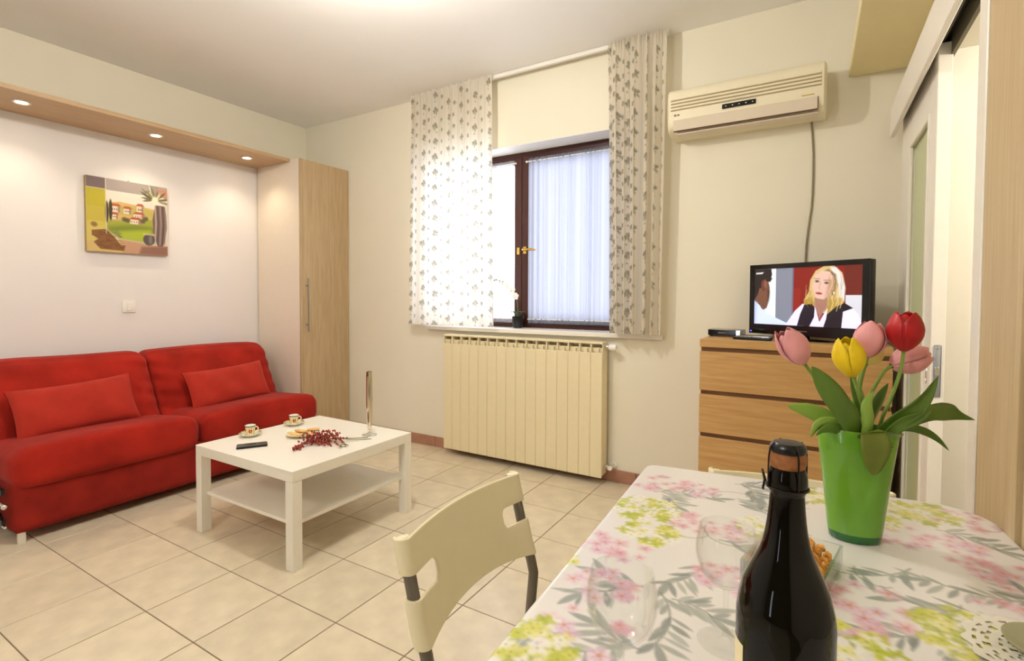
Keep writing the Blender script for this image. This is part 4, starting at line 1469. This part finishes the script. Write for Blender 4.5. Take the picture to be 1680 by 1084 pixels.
def lime_cluster(x, y, r):
    for _ in range(int(95 * (r / .075) ** 2)):
        an, q = RP.uniform(0, 2 * PI), r * math.sqrt(RP.random())
        cx, cy = x + q * math.cos(an), y + q * math.sin(an)
        c = RP.choice([(190, 194, 40), (172, 180, 26), (214, 210, 88), (240, 236, 222), (240, 236, 222), (226, 220, 130)])
        s = RP.uniform(.0065, .011)
        a0 = RP.uniform(0, 2 * PI)
        for k in range(4):
            a = a0 + k * PI / 2
            pr.ell(cx + s * .8 * math.cos(a), cy + s * .8 * math.sin(a), s * .75, s * .5, c, a, .85, .005)
        pr.ell(cx, cy, .0018, .0018, (120, 120, 40), 0, .6, .004)


def blossom(x, y, s):
    c = RP.choice([(230, 190, 200), (222, 168, 184), (234, 206, 214), (216, 184, 204), (226, 198, 214)])
    a0 = RP.uniform(0, 2 * PI)
    for k in range(5):
        a = a0 + k * 2 * PI / 5
        pr.ell(x + s * .62 * math.cos(a), y + s * .62 * math.sin(a), s * .55, s * .42, c, a, RP.uniform(.55, .85), .007)
    for k in range(5):
        a = a0 + k * 2 * PI / 5
        pr.leaf(x, y, a, s * .8, .003, (206, 112, 140), .5, .004)
    pr.ell(x, y, s * .2, s * .2, (210, 140, 60), 0, .85, .004)


def pink_cluster(x, y, r, n):
    for _ in range(n):
        an, q = RP.uniform(0, 2 * PI), r * math.sqrt(RP.random())
        blossom(x + q * math.cos(an), y + q * math.sin(an), RP.uniform(.010, .017))


def sprig(x, y, ang, ln):
    g = [(142, 148, 140), (160, 164, 154), (122, 130, 124), (172, 176, 166)]
    pts = [(x + ln * t * math.cos(ang + .5 * (t - .5)), y + ln * t * math.sin(ang + .5 * (t - .5))) for t in [k / 8 for k in range(9)]]
    pr.line(pts, .003, (120, 124, 108), .9, .004)
    for k in range(1, 9):
        px_, py_ = pts[k]
        for sg in (-1, 1):
            if RP.random() < .85:
                pr.leaf(px_, py_, ang + sg * RP.uniform(.5, .95), RP.uniform(.030, .056), RP.uniform(.007, .013), RP.choice(g), .85, .004)
    pr.leaf(pts[-1][0], pts[-1][1], ang, .055, .014, g[0], .9, .004)


def tendril(x, y, ang, ln):
    pts = [(x + ln * t * math.cos(ang + 1.6 * t), y + ln * t * math.sin(ang + 1.6 * t)) for t in [k / 10 for k in range(11)]]
    pr.line(pts, .0024, (128, 128, 112), .8, .004)


lime = [(-0.31, 1.13), (-0.32, 0.61), (-0.07, 1.16), (0.11, 1.33), (0.05, 0.82), (0.21, 1.43), (0.2, 0.94), (-0.27, 1.02), (0.0, 1.42), (-0.05, 0.5), (0.30, 0.7)]
pink = [(-0.25, 1.31), (-0.22, 1.10), (-0.29, 0.80), (-0.27, 0.67), (-0.12, 0.92), (0.08, 0.95), (0.23, 1.25), (0.29, 1.42), (0.27, 1.03), (0.15, 1.27), (-0.32, 0.93), (-0.33, 1.30), (0.05, 0.90), (0.29, 1.18), (-0.13, 1.12), (-0.1, 0.62)]
spr = [((-0.16, 0.95), (-0.17, 0.86)), ((-0.29, 0.65), (-0.33, 0.62)), ((-0.25, 0.83), (-0.27, 0.78)), ((-0.15, 1.06), (-0.09, 1.05)), ((0.15, 1.12), (0.1, 1.06)), ((0.14, 0.92), (0.11, 0.89)),
       ((0.22, 1.02), (0.18, 1.0)), ((-0.16, 1.40), (-0.12, 1.41)), ((-0.32, 1.24), (-0.30, 1.25)), ((0.22, 1.34), (0.26, 1.33)), ((-0.1, 1.25), (-0.07, 1.30)), ((-0.21, 0.68), (-0.23, 0.65)), ((0.3, 1.1), (0.27, 1.09)), ((-0.2, 0.82), (-0.18, 0.78))]
for (x0, y0), (x1, y1) in spr:
    u0, u1 = uv(x0, y0), uv(x1, y1)
    an = math.atan2(u1[1] - u0[1], u1[0] - u0[0])
    sprig(u0[0], u0[1], an, RP.uniform(.09, .13))
    if RP.random() < .5:
        sprig(u0[0] + .02, u0[1] + .01, an + RP.choice([-1, 1]) * 1.1, .06)
for x, y in pink:
    u = uv(x, y)
    pink_cluster(u[0], u[1], RP.uniform(.045, .07), RP.randint(11, 17))
for x, y in lime:
    u = uv(x, y)
    lime_cluster(u[0], u[1], RP.uniform(.05, .075))
for _ in range(26):
    x, y = RP.uniform(0, A1 - A0), RP.uniform(0, B1 - B0)
    tendril(x, y, RP.uniform(0, 6.3), RP.uniform(.05, .1))
for _ in range(16):        # the hems
    y = RP.uniform(0, B1 - B0)
    (pink_cluster(RP.uniform(0, .13), y, .03, 5) if RP.random() < .5 else sprig(RP.uniform(0, .13), y, RP.uniform(0, 6.3), .08))
    lime_cluster(RP.uniform(0, .13), RP.uniform(0, B1 - B0), .03)
H, W = pr.H, pr.W
aa, bb_ = np.meshgrid(A0 + np.arange(W) * RES, B1 - np.arange(H) * RES)
rc = np.where((aa > LA / 2) & (bb_ > LB / 2), 0.095, 0.02)
ix, iy = np.clip(aa, rc, LA - rc), np.clip(bb_, rc, LB - rc)
dx, dy = aa - ix, bb_ - iy
dist = np.hypot(dx, dy)
out = dist - rc
dn = np.maximum(dist, 1e-9)
nx_, ny_ = dx / dn, dy / dn
RR = 0.010
th = np.clip(out / RR, 0, PI / 2)
over = np.maximum(out, 0)
drop = np.maximum(over - RR * PI / 2, 0)
flat = out <= 0
ea = np.where(flat, aa, ix + nx_ * (rc + RR * np.sin(th)))
eb = np.where(flat, bb_, iy + ny_ * (rc + RR * np.sin(th)))
wave = 0.006 * np.clip(drop / .06, 0, 1) * np.sin(28 * (aa + bb_) + 1.0)
ea = ea + nx_ * wave * (aa < LA / 2)
eb = eb + ny_ * wave * (bb_ > LB / 2) * (aa < LA - .12)
zz = 0.7520 - np.where(flat, 0, RR * (1 - np.cos(th))) - drop
zz = zz + np.where(flat, 0.0008 * np.sin(aa * 14 + 1) * np.sin(bb_ * 9), 0) * np.clip(-out * 30, 0, 1)
s_, t_ = ea / LA, eb / LB
X = (QA[0] * (1 - s_) + QB[0] * s_) * (1 - t_) + (QD[0] * (1 - s_) + QC[0] * s_) * t_
Y = (QA[1] * (1 - s_) + QB[1] * s_) * (1 - t_) + (QD[1] * (1 - s_) + QC[1] * s_) * t_
tcl = grid_mesh('tablecloth', np.stack([X, Y, zz], -1), pr.a, M_clothprint)
tag(tcl, 'oilcloth with pink, lime and grey flowers spread over the dining table', 'tablecloth')
CT = 0.7526

# ------------------------------------------------------------------ chairs


def make_chair(label, loc, rz):
    t = thing('dining_chair', label, 'chair', loc, rz, 'white chairs at the dining table')
    up = [(-0.227, 0.425), (-0.221, 0.49), (-0.218, 0.527), (-0.226, 0.56), (-0.241, 0.60), (-0.267, 0.70), (-0.281, 0.755)]
    for s in (-1, 1):
        y = s * 0.205
        obj('rear_leg', tube(B(), [(-0.285, s * 0.215, 0.0), (-0.262, s * 0.212, 0.16), (-0.236, y, 0.36)] + [(x, y, z) for x, z in up], 0.0125, 12), M_grey, t, world=False)
        obj('front_leg', tube(B(), [(0.225, s * 0.215, 0.0), (0.205, s * 0.20, 0.30), (0.19, s * 0.19, 0.42), (0.17, s * 0.19, 0.432), (-0.225, s * 0.203, 0.432)], 0.0115, 12), M_grey, t, world=False)
        for xx, yy in ((-0.285, s * 0.215), (0.225, s * 0.215)):
            obj('foot_cap', cyl(B(), (xx, yy, 0), (xx, yy, 0.014), 0.0145, 12), M_black, t, world=False)
    b = B()

    def xt(z):
        for (xa, za), (xb, zb) in zip(up[:-1], up[1:]):
            if z <= zb:
                return xa + (xb - xa) * (z - za) / (zb - za)
        return up[-1][0] + (z - up[-1][1]) * -0.25
    half = [(0.128 * k / 11, None) for k in range(12)] + [(0.136, None), (0.152, None), (0.172, None), (0.190, None)] + [(0.205, k * PI * 0.8 / 7) for k in range(8)]
    cols = [(-y, th) for y, th in half[:0:-1]] + half
    S0, S1 = 0.659, 0.702
    g = []
    for y, th in cols:
        u = y / 0.205
        zlo = 0.573 + 0.020 * (1 - abs(u) ** 2.2)
        zhi = 0.768 + 0.003 * (1 - u * u)
        zs = [zlo, zlo + 0.005] + [zlo + 0.005 + (S0 - zlo - 0.005) * k / 4 for k in range(1, 4)] + [S0, S0 + 0.010, (S0 + S1) / 2, S1 - 0.010, S1] + [S1 + (zhi - 0.005 - S1) * k / 4 for k in range(1, 4)] + [zhi - 0.005, zhi]
        row = []
        for z in zs:
            if th is None:
                row.append(b.verts.new((xt(z) + 0.0150 - 0.026 * (1 - u * u), y, z)))
            else:
                row.append(b.verts.new((xt(z) + 0.0150 * math.cos(th), y + math.copysign(0.0150 * math.sin(th), y), z)))
        g.append(row)
    for i in range(len(cols) - 1):
        for j in range(len(g[0]) - 1):
            my = abs(cols[i][0] + cols[i + 1][0]) / 2
            if my > 0.128 and 5 <= j < 9:
                if my < 0.136 and j in (5, 8):          # rounded inner end of the slot
                    a_, b_, c_, d_ = g[i][j], g[i + 1][j], g[i + 1][j + 1], g[i][j + 1]
                    pos = cols[i][0] > 0
                    if j == 5:
                        b.faces.new((a_, b_, d_) if pos else (a_, b_, c_))
                    else:
                        b.faces.new((a_, c_, d_) if pos else (b_, c_, d_))
                continue
            b.faces.new((g[i][j], g[i + 1][j], g[i + 1][j + 1], g[i][j + 1]))
    for vv in [v for v in b.verts if not v.link_faces]:
        b.verts.remove(vv)
    bo = obj('backrest', b, M_cream, t, world=False, angle=180)
    solid(bo, 0.008, 0.0)
    bv = bo.modifiers.new('edge', 'BEVEL')
    bv.width = 0.003
    bv.segments = 2
    bv.limit_method = 'ANGLE'
    bv.angle_limit = math.radians(60)
    for s in (-1, 1):
        obj('tube_plug', cyl(B(), (xt(0.757), s * 0.205, 0.757), (xt(0.757) - 0.002, s * 0.205, 0.766), 0.0125, 14), M_cream, bo, world=False)
    obj('seat', soft_box(B(), -0.205, 0.215, -0.205, 0.205, 0.440, 0.458, 0.008, (12, 12, 3),
                         lambda p, q: Vector((p.x, p.y * (1 - .03 * (q.x + 1)), p.z - 0.010 * (1 - q.x * q.x) * (1 - q.y * q.y)))), M_cream, t, world=False, angle=60)
    return t


ch1 = make_chair('white plastic chair with grey tube legs, side-on at the left of the table', (-0.372, 0.927, 0), 0.0)
ch2 = dup(ch1, (-0.010, 1.345, 0), math.radians(-90 + 5), 'white chair beyond the far end of the table, only its back rim seen')
ch2.scale = (1, 1, 0.935)

# ------------------------------------------------------------------ bottle
BX, BY = -0.0195, 0.583
bt = thing('wine_bottle', 'dark sparkling wine bottle with a wired cork, nearest on the table', 'bottle', (BX, BY, CT))
prof = [(0, 0.006), (0.03, 0.002), (0.038, 0.0), (0.043, 0.004), (0.0445, 0.012), (0.0445, 0.150), (0.0428, 0.162), (0.0385, 0.180), (0.0335, 0.1915), (0.0285, 0.203), (0.0242, 0.213), (0.0212, 0.2235), (0.0190, 0.234), (0.0176, 0.2445),
        (0.0163, 0.258), (0.0156, 0.270), (0.0156, 0.274), (0.0176, 0.277), (0.0180, 0.283), (0.0176, 0.292), (0.0160, 0.297), (0.0156, 0.2985), (0, 0.2985)]
M_bglass = mat('dark bottle glass', (10, 9, 5), 0.05, vary=0.02, spec=0.3)
obj('glass_body', lathe(B(), prof, (BX, BY, CT), 64), M_bglass, bt, angle=60)
obj('cork', lathe(B(), [(0, 0.2988), (0.0150, 0.2988), (0.0166, 0.303), (0.0168, 0.311), (0.0155, 0.314), (0, 0.314)], (BX, BY, CT), 32), mat('cork', (150, 96, 56), 0.8, vary=0.25, scale=180), bt)
obj('cork_cap', lathe(B(), [(0.0, 0.3142), (0.0160, 0.3142), (0.0168, 0.3165), (0.0160, 0.3205), (0.0130, 0.3235), (0, 0.3245)], (BX, BY, CT), 32), M_black, bt)
b = B()
for k in range(4):
    a = k * PI / 2 + 0.55
    ca, sa = math.cos(a), math.sin(a)
    tube(b, [(BX + r * ca, BY + r * sa, CT + z) for r, z in ((0.0135, 0.3235), (0.0178, 0.318), (0.0190, 0.309), (0.0192, 0.297), (0.0188, 0.279))], 0.0009, 6)
n = 32
tube(b, [(BX + 0.0187 * math.cos(2 * PI * k / n), BY + 0.0187 * math.sin(2 * PI * k / n), CT + 0.279) for k in range(n + 1)], 0.0011, 6, False)
a = math.radians(195)
tube(b, [(BX + (0.0195 + q) * math.cos(a + w_), BY + (0.0195 + q) * math.sin(a + w_), CT + z) for q, w_, z in ((0, 0, .283), (.003, .08, .292), (.003, -.08, .294), (.001, 0, .284), (.003, .1, .276), (.002, -.05, .274))], 0.0011, 6)
obj('wire_cage', b, mat('dark wire', (52, 44, 38), 0.35, metal=0.8), bt)
b = B()
surf(b, lambda u, v: Vector((BX + 0.0448 * math.cos(math.radians(95 + 124 * u)), BY + 0.0448 * math.sin(math.radians(95 + 124 * u)), CT + 0.025 + 0.096 * v)), 36, 3)
obj('label', b, mat('cream paper label', (236, 222, 176), 0.7), bt)


# ------------------------------------------------------------------ glasses
M_wine = thin_glass('thin wine glass', (0.985, 0.99, 0.985), 0.08)


def smooth_prof(p, n=5):
    q = []
    for i in range(len(p) - 1):
        a, b, c, d = p[max(0, i - 1)], p[i], p[i + 1], p[min(len(p) - 1, i + 2)]
        # leave short segments (rim, foot edge) straight
        m = n if math.hypot(c[0] - b[0], c[1] - b[1]) > 0.006 else 1
        for k in range(m):
            t = k / m
            q.append(tuple(max(0.0, 0.5 * (2 * b[j] + (c[j] - a[j]) * t + (2 * a[j] - 5 * b[j] + 4 * c[j] - d[j]) * t * t + (3 * b[j] - a[j] - 3 * c[j] + d[j]) * t ** 3)) if m > 1 else b[j] for j in (0, 1)))
    return q + [p[-1]]


def wineglass(x, y, label):
    t = thing('wine_glass', label, 'glass', (x, y, CT))
    pr_ = [(0, 0.0), (0.035, 0.0), (0.036, 0.0012), (0.030, 0.0025), (0.010, 0.0045), (0.0048, 0.009), (0.0036, 0.02), (0.0034, 0.05), (0.0038, 0.070), (0.007, 0.078), (0.020, 0.084), (0.032, 0.098), (0.0385, 0.118), (0.0390, 0.135), (0.0345, 0.160),
           (0.0336, 0.1605), (0.0328, 0.160), (0.0374, 0.135), (0.0369, 0.118), (0.0306, 0.0995), (0.019, 0.0865), (0.006, 0.0815), (0, 0.081)]
    obj('glass_body', lathe(B(), smooth_prof(pr_), (x, y, CT), 48), M_wine, t, angle=50)
    return t


wineglass(-0.179, 0.559, 'clear stemmed wine glass nearest the camera, left of the bottle')
wineglass(-0.094, 0.741, 'clear stemmed wine glass just behind the dark bottle')

# ------------------------------------------------------------------ dish of snacks
SD = thing('snack_dish', 'clear rectangular glass dish of orange snacks behind the bottle', 'dish', (-0.023, 1.0, CT), math.radians(79))
b = B()
box(b, -0.082, 0.082, -0.056, 0.056, 0.0, 0.006, 0.002, 1)
for xa, xb, ya, yb_ in ((-0.085, -0.081, -0.059, 0.059), (0.081, 0.085, -0.059, 0.059), (-0.081, 0.081, -0.059, -0.055), (-0.081, 0.081, 0.055, 0.059)):
    box(b, xa, xb, ya, yb_, 0.0, 0.034, 0.0)
obj('glass_walls', b, thin_glass('dish glass', (0.97, 0.98, 0.97), 0.2), SD, world=False, smooth=False)
M_sn = mat('orange corn snack', (226, 160, 70), 0.7, vary=0.35, scale=120, bump=0.4, bscale=200, rnd=0.12)
fS = frame(SD)
rs = random.Random(4)
sn_me = None
placed = []
for lay, (zl, nx2, ny2) in enumerate(((0.0145, 7, 5), (0.030, 6, 4), (0.043, 4, 3))):
    for i in range(nx2):
        for j in range(ny2):
            lx = (i - (nx2 - 1) / 2) * 0.0212 + rs.uniform(-.0008, .0008)
            ly = (j - (ny2 - 1) / 2) * 0.0200 + rs.uniform(-.0008, .0008)
            pw = fS @ Vector((lx, ly, zl))
            if sn_me is None:
                b = B()
                ball(b, (0, 0, 0), 0.0088, 10, 7, (1.12, .80, .78))
                for v in b.verts:
                    v.co *= 1 + 0.22 * math.sin(v.co.x * 620 + 2) * math.sin(v.co.y * 540 + v.co.z * 500)
                o = obj('corn_snack', b, M_sn, None)
                sn_me = o.data
            else:
                o = bpy.data.objects.new('corn_snack', sn_me)
                C.objects.link(o)
            o.location = pw
            o.rotation_euler = (rs.uniform(0, 6), rs.uniform(0, 6), rs.uniform(0, 6))
            tag(o, 'orange corn snack heaped in the clear glass dish behind the bottle', 'snack', 'corn snacks in the glass dish')

# ------------------------------------------------------------------ lace doily and dish at the right
DCX, DCY = 0.275, 0.93
dy_ = thing('lace_doily', 'round white lace doily at the right edge of the table', 'doily', (DCX, DCY, CT))
b = B()
nr, na = 16, 96
ring = []
for i in range(nr + 1):
    row = []
    for k in range(na):
        a = 2 * PI * k / na
        r = 0.018 + (0.090 - 0.018) * i / nr
        if i == nr:
            r += 0.004 * math.cos(a * 16)
        row.append(b.verts.new((DCX + r * math.cos(a), DCY + r * math.sin(a), CT + 0.0008)))
    ring.append(row)
for i in range(nr):
    for k in range(na):
        if i % 3 == 1 and (k + 2 * i) % 4 < 2 or (i % 6 == 5 and k % 6 < 2):
            continue
        b.faces.new((ring[i][k], ring[i][(k + 1) % na], ring[i + 1][(k + 1) % na], ring[i + 1][k]))
solid(obj('lace', b, M_lace, dy_, smooth=False), 0.001)
dd_ = thing('shallow_dish', 'grey-green shallow dish standing on the lace doily', 'dish', (DCX, DCY, CT + 0.0015))
obj('dish_body', lathe(B(), [(0, 0), (0.03, 0), (0.034, 0.003), (0.05, 0.014), (0.052, 0.017), (0.048, 0.017), (0.032, 0.007), (0, 0.006)], (DCX, DCY, CT + 0.0015), 40), mat('grey green glaze', (168, 166, 132), 0.3), dd_)

# ------------------------------------------------------------------ vase with tulips
VX, VY = 0.075, 1.204
er, ed = Vector((0.853, 0.522, 0)), Vector((-0.522, 0.853, 0))


def at(a, z, d=0.0):
    return Vector((VX, VY, 0)) + er * a + ed * d + Vector((0, 0, z))


vs_ = thing('flower_vase', 'tall oval bright green vase holding the tulips on the table', 'vase', (VX, VY, CT))
VR = math.radians(8)
pv = [(0.0, 0.016), (0.0515, 0.016), (0.0535, 0.030), (0.062, 0.10), (0.0715, 0.17), (0.0785, 0.217), (0.0775, 0.218), (0.0765, 0.217), (0.0695, 0.17), (0.060, 0.10), (0.051, 0.030), (0.0, 0.022)]
M_vase = mat('green vase glass', (104, 160, 40), 0.22, vary=0.02, coat=0.4)
obj('vase_body', lathe(B(), pv, (VX, VY, CT), 64, 0.87, 0.63, VR), M_vase, vs_, angle=60)
obj('vase_base', lathe(B(), [(0, 0), (0.046, 0), (0.0495, 0.003), (0.0515, 0.0158), (0, 0.0158)], (VX, VY, CT), 64, 0.87, 0.63, VR), mat('dark green glass base', (10, 96, 26), 0.06, coat=0.5), vs_, angle=40)

b = B()
for zz in (0.199, 0.193):
    tube(b, [(VX + 0.0752 * 0.87 * math.cos(q) * math.cos(VR) - 0.0752 * 0.63 * math.sin(q) * math.sin(VR), VY + 0.0752 * 0.87 * math.cos(q) * math.sin(VR) + 0.0752 * 0.63 * math.sin(q) * math.cos(VR), CT + zz) for q in (-0.95, -0.86, -0.77, -0.68)], 0.0012, 4)
obj('printed_mark', b, mat('dark green print', (60, 96, 34), 0.5), vs_)
M_pp = mat('pink tulip petal', (232, 160, 160), 0.5, vary=0.12, scale=40, stretch=(1, 1, .2))
M_py = mat('yellow tulip petal', (240, 206, 16), 0.5, vary=0.08, scale=40)
M_prd = mat('red tulip petal', (176, 14, 20), 0.45, vary=0.18, scale=40)
M_ppy = mat('pale yellow tulip petal', (236, 216, 128), 0.5, vary=0.08, scale=40)
M_tst = mat('tulip stem', (128, 156, 64), 0.5, vary=0.1)
M_tl = mat('tulip leaf', (92, 124, 40), 0.33, vary=0.22, scale=14, stretch=(1, 1, .4))
M_tl2 = mat('light tulip leaf', (140, 172, 70), 0.45, vary=0.15, scale=14)
M_tcut = mat('olive tulip leaf', (110, 122, 40), 0.5, vary=0.25, scale=14)


def tulip(label, base, tip, wdt, m, stem, openness=0.62, s=0):
    ax = (tip - base)
    h = ax.length
    ax.normalize()
    t = thing('tulip', label, 'flower', at(0.0, CT + 0.06), group='tulips in the green vase')
    r_ = random.Random(s)
    e1 = ax.cross(Vector((0, 0, 1)) if abs(ax.z) < .95 else Vector((1, 0, 0))).normalized()
    e2 = ax.cross(e1)
    for k in range(6):
        inner = k % 2
        ph0 = k * PI / 3 + r_.uniform(-.12, .12) + s
        hh = h * (0.94 if inner else 1.0) * r_.uniform(.95, 1.03)
        rs_ = 0.90 if inner else 1.0

        def f(u, v, ph0=ph0, hh=hh, rs_=rs_):
            rad = wdt / 2 * rs_ * (0.20 + 0.80 * math.sin(min(1, v / 0.5) * PI / 2) ** 0.8 if v < .5 else 1.0 - (1 - openness) * ((v - .5) / .5) ** 1.8)
            sp = 1.02 * (1 - max(0, (v - .55) / .45) ** 3.4 * 0.72)
            ph = ph0 + (u - .5) * 2 * sp
            edge = 1 + 0.05 * (2 * abs(u - .5)) ** 2 * (1 if v > .5 else 0)
            rr = rad * edge
            return base + ax * (hh * (v * .98 + .02 - 0.03 * (2 * abs(u - .5)) ** 2 * v)) + (e1 * math.cos(ph) + e2 * math.sin(ph)) * rr
        b = B()
        surf(b, f, 8, 12)
        solid(obj('petal', b, m, t, angle=180), 0.0008)
    sb_ = B()
    pts = [Vector(p) for p in stem] + [base + ax * 0.004]
    # smooth the path
    for _ in range(2):
        q = [pts[0]]
        for a_, b_ in zip(pts[:-1], pts[1:]):
            q += [a_.lerp(b_, .25), a_.lerp(b_, .75)]
        q.append(pts[-1])
        pts = q
    tube(sb_, pts, [0.0032] * (len(pts) - 2) + [.0036, .0048], 8)
    obj('stem', sb_, M_tst, t)
    return t


def blade(t, pts, wid, m, side, cup=0.35, prof=0.7):
    """a leaf along pts: side is the direction of its width"""
    P_ = [Vector(p) for p in pts]
    for _ in range(2):
        q = [P_[0]]
        for a_, b_ in zip(P_[:-1], P_[1:]):
            q += [a_.lerp(b_, .25), a_.lerp(b_, .75)]
        q.append(P_[-1])
        P_ = q
    n = len(P_) - 1

    def f(u, v):
        i = min(n, int(round(u * n)))
        tg = (P_[min(n, i + 1)] - P_[max(0, i - 1)]).normalized()
        sd = (side - tg * side.dot(tg)).normalized()
        nm = tg.cross(sd)
        k = i / n
        wd_ = wid * .92
        hw = wd_ / 2 * (0.35 + 0.65 * math.sin(PI * k) ** prof) if k < .5 else wd_ / 2 * max(0.02, math.sin(PI * k) ** (prof + .75))
        s = 2 * v - 1
        return P_[i] + sd * (hw * s) + nm * (hw * cup * (s * s - .4))
    b = B()
    surf(b, f, n, 6)
    solid(obj('leaf', b, m, t, angle=180), 0.0009)


MZ = CT + 0.10
t1 = tulip('pink tulip leaning far left, lowest at the left of the bunch', at(-.104, 1.092), at(-.148, 1.160), .054, M_pp,
           [at(-.01, MZ), at(-.02, .96), at(-.06, 1.035), at(-.085, 1.068)], .50, 1)
blade(t1, [at(-.015, .95, -.02), at(-.03, .985, -.035), at(-.068, 1.035, -.04), at(-.092, 1.068, -.035), at(-.108, 1.092, -.03)], .046, M_tl, (er * .75 + Vector((0, 0, .6))), .25, .6)
blade(t1, [at(-.02, .955, .0), at(-.05, .985, .0), at(-.09, 1.002, .01), at(-.128, 1.008, .015)], .034, M_tl2, Vector((0, 0, 1)) + er * .2, .3)
t2 = tulip('yellow tulip standing second from the left', at(-.024, 1.070, -.02), at(-.040, 1.145, -.02), .054, M_py,
           [at(-.0, MZ, -.01), at(.008, .97, -.01), at(-.004, 1.022, -.015), at(-.016, 1.05, -.02)], .46, 2)
blade(t2, [at(.015, .95, -.02), at(.008, .99, -.02), at(-.012, 1.04, -.01), at(-.017, 1.10, -.005)], .020, M_tl, er, .5)
blade(t2, [at(-.015, .962, -.01), at(-.05, .982, -.02), at(-.09, .985, -.025), at(-.108, .958, -.03)], .026, M_tl2, Vector((0, 0, 1)), .4)
t3 = tulip('pink tulip standing upright in the middle, beside the red one', at(.028, 1.103, .015), at(.036, 1.176, .015), .055, M_pp,
           [at(.005, MZ, .01), at(.008, .98, .01), at(.012, 1.05, .012), at(.022, 1.085, .014)], .5, 3)
blade(t3, [at(-.018, .975, -.055), at(-.014, .968, -.066), at(-.014, .94, -.070), at(-.010, .897, -.062)], .060, M_tcut, er, .2, .4)
t4 = tulip('dark red tulip, highest of the bunch', at(.071, 1.119, -.02), at(.074, 1.197, -.02), .058, M_prd,
           [at(.03, MZ), at(.04, .97), at(.058, 1.03, -.01), at(.069, 1.085, -.018)], .58, 4)
blade(t4, [at(.02, .95, -.02), at(.045, .985, -.03), at(.09, 1.02, -.04), at(.125, 1.075, -.035)], .036, M_tl, Vector((0, 0, 1)) - er * .5, .4)
t5 = tulip('pink tulip drooping to the right behind the red one', at(.078, 1.086, .02), at(.150, 1.112, .02), .055, M_pp,
           [at(.018, MZ, .01), at(.022, .975, .01), at(.028, 1.025, .01), at(.055, 1.068, .015), at(.07, 1.082, .02)], .48, 5)
blade(t5, [at(.035, .955, -.01), at(.075, .985, -.02), at(.125, 1.008, -.02), at(.165, 1.004, -.01), at(.19, .995, 0), at(.228, .985, .0)], .040, M_tl, Vector((0, 0, 1)) - ed * .25, .35, .9)
blade(t5, [at(.05, .955, .01), at(.09, .972, .0), at(.125, .966, .0), at(.155, .95, .0), at(.180, .925, .0)], .016, M_tl, Vector((0, 0, 1)), .4)
t6 = tulip('small pale yellow tulip half hidden behind the pink and red ones', at(.052, 1.086, .05), at(.070, 1.125, .05), .040, M_ppy,
           [at(.01, MZ, .02), at(.01, .98, .02), at(.02, 1.03, .035), at(.035, 1.065, .045)], .5, 6)
blade(t6, [at(.0, .95, .02), at(.01, .985, .02), at(.018, 1.02, .02), at(.02, 1.045, .02)], .03, M_tl2, er, .4)
blade(t3, [at(-.03, .965, -.045), at(.0, .972, -.055), at(.04, .963, -.05), at(.068, .965, -.03)], .024, M_tl, Vector((0, 0, 1)) - ed * .8, .2)

blade(t1, [at(-.03, .955, -.02), at(-.055, .975, -.025), at(-.08, .975, -.03), at(-.098, .962, -.03)], .024, M_tl, Vector((0, 0, 1)) - ed * .4, .3)
blade(t2, [at(-.005, .955, -.03), at(.0, .99, -.035), at(-.004, 1.02, -.03), at(.012, 1.045, -.025)], .026, M_tl2, er, .45)
blade(t4, [at(.03, .955, -.03), at(.055, .985, -.035), at(.085, .997, -.04), at(.11, 1.012, -.04)], .026, M_tl, Vector((0, 0, 1)), .35)
blade(t6, [at(.03, .955, .02), at(.05, .99, .03), at(.07, 1.02, .035), at(.085, 1.05, .035)], .028, M_tl, er - Vector((0, 0, .5)), .4)
# ------------------------------------------------------------------ ceiling lamps
for n_, (x, y, lb) in enumerate(((-1.64, 1.50, 'small ceiling lamp with a bare lit bulb, before the window'), (-1.3, -1.2, 'unseen ceiling lamp with a bare lit bulb, added as fill behind the camera'))):  # second lamp is unseen, added to carry the fill light
    t = thing('ceiling_lamp', lb, 'lamp', (x, y, ZC), group=None)
    obj('rose', lathe(B(), [(0, -0.0), (0.06, 0), (0.06, -0.012), (0.045, -0.022), (0, -0.022)], (x, y, ZC), 28), M_white, t)
    obj('socket', cyl(cyl(B(), (x, y, ZC - 0.022), (x, y, ZC - 0.062), 0.006, 12), (x, y, ZC - 0.03), (x, y, ZC - 0.062), 0.02, 16), M_white, t)
    obj('bulb', lathe(B(), [(0, -0.16), (0.018, -0.155), (0.03, -0.135), (0.032, -0.115), (0.022, -0.085), (0.014, -0.0605), (0, -0.0605)], (x, y, ZC), 20), M_bulb, t)
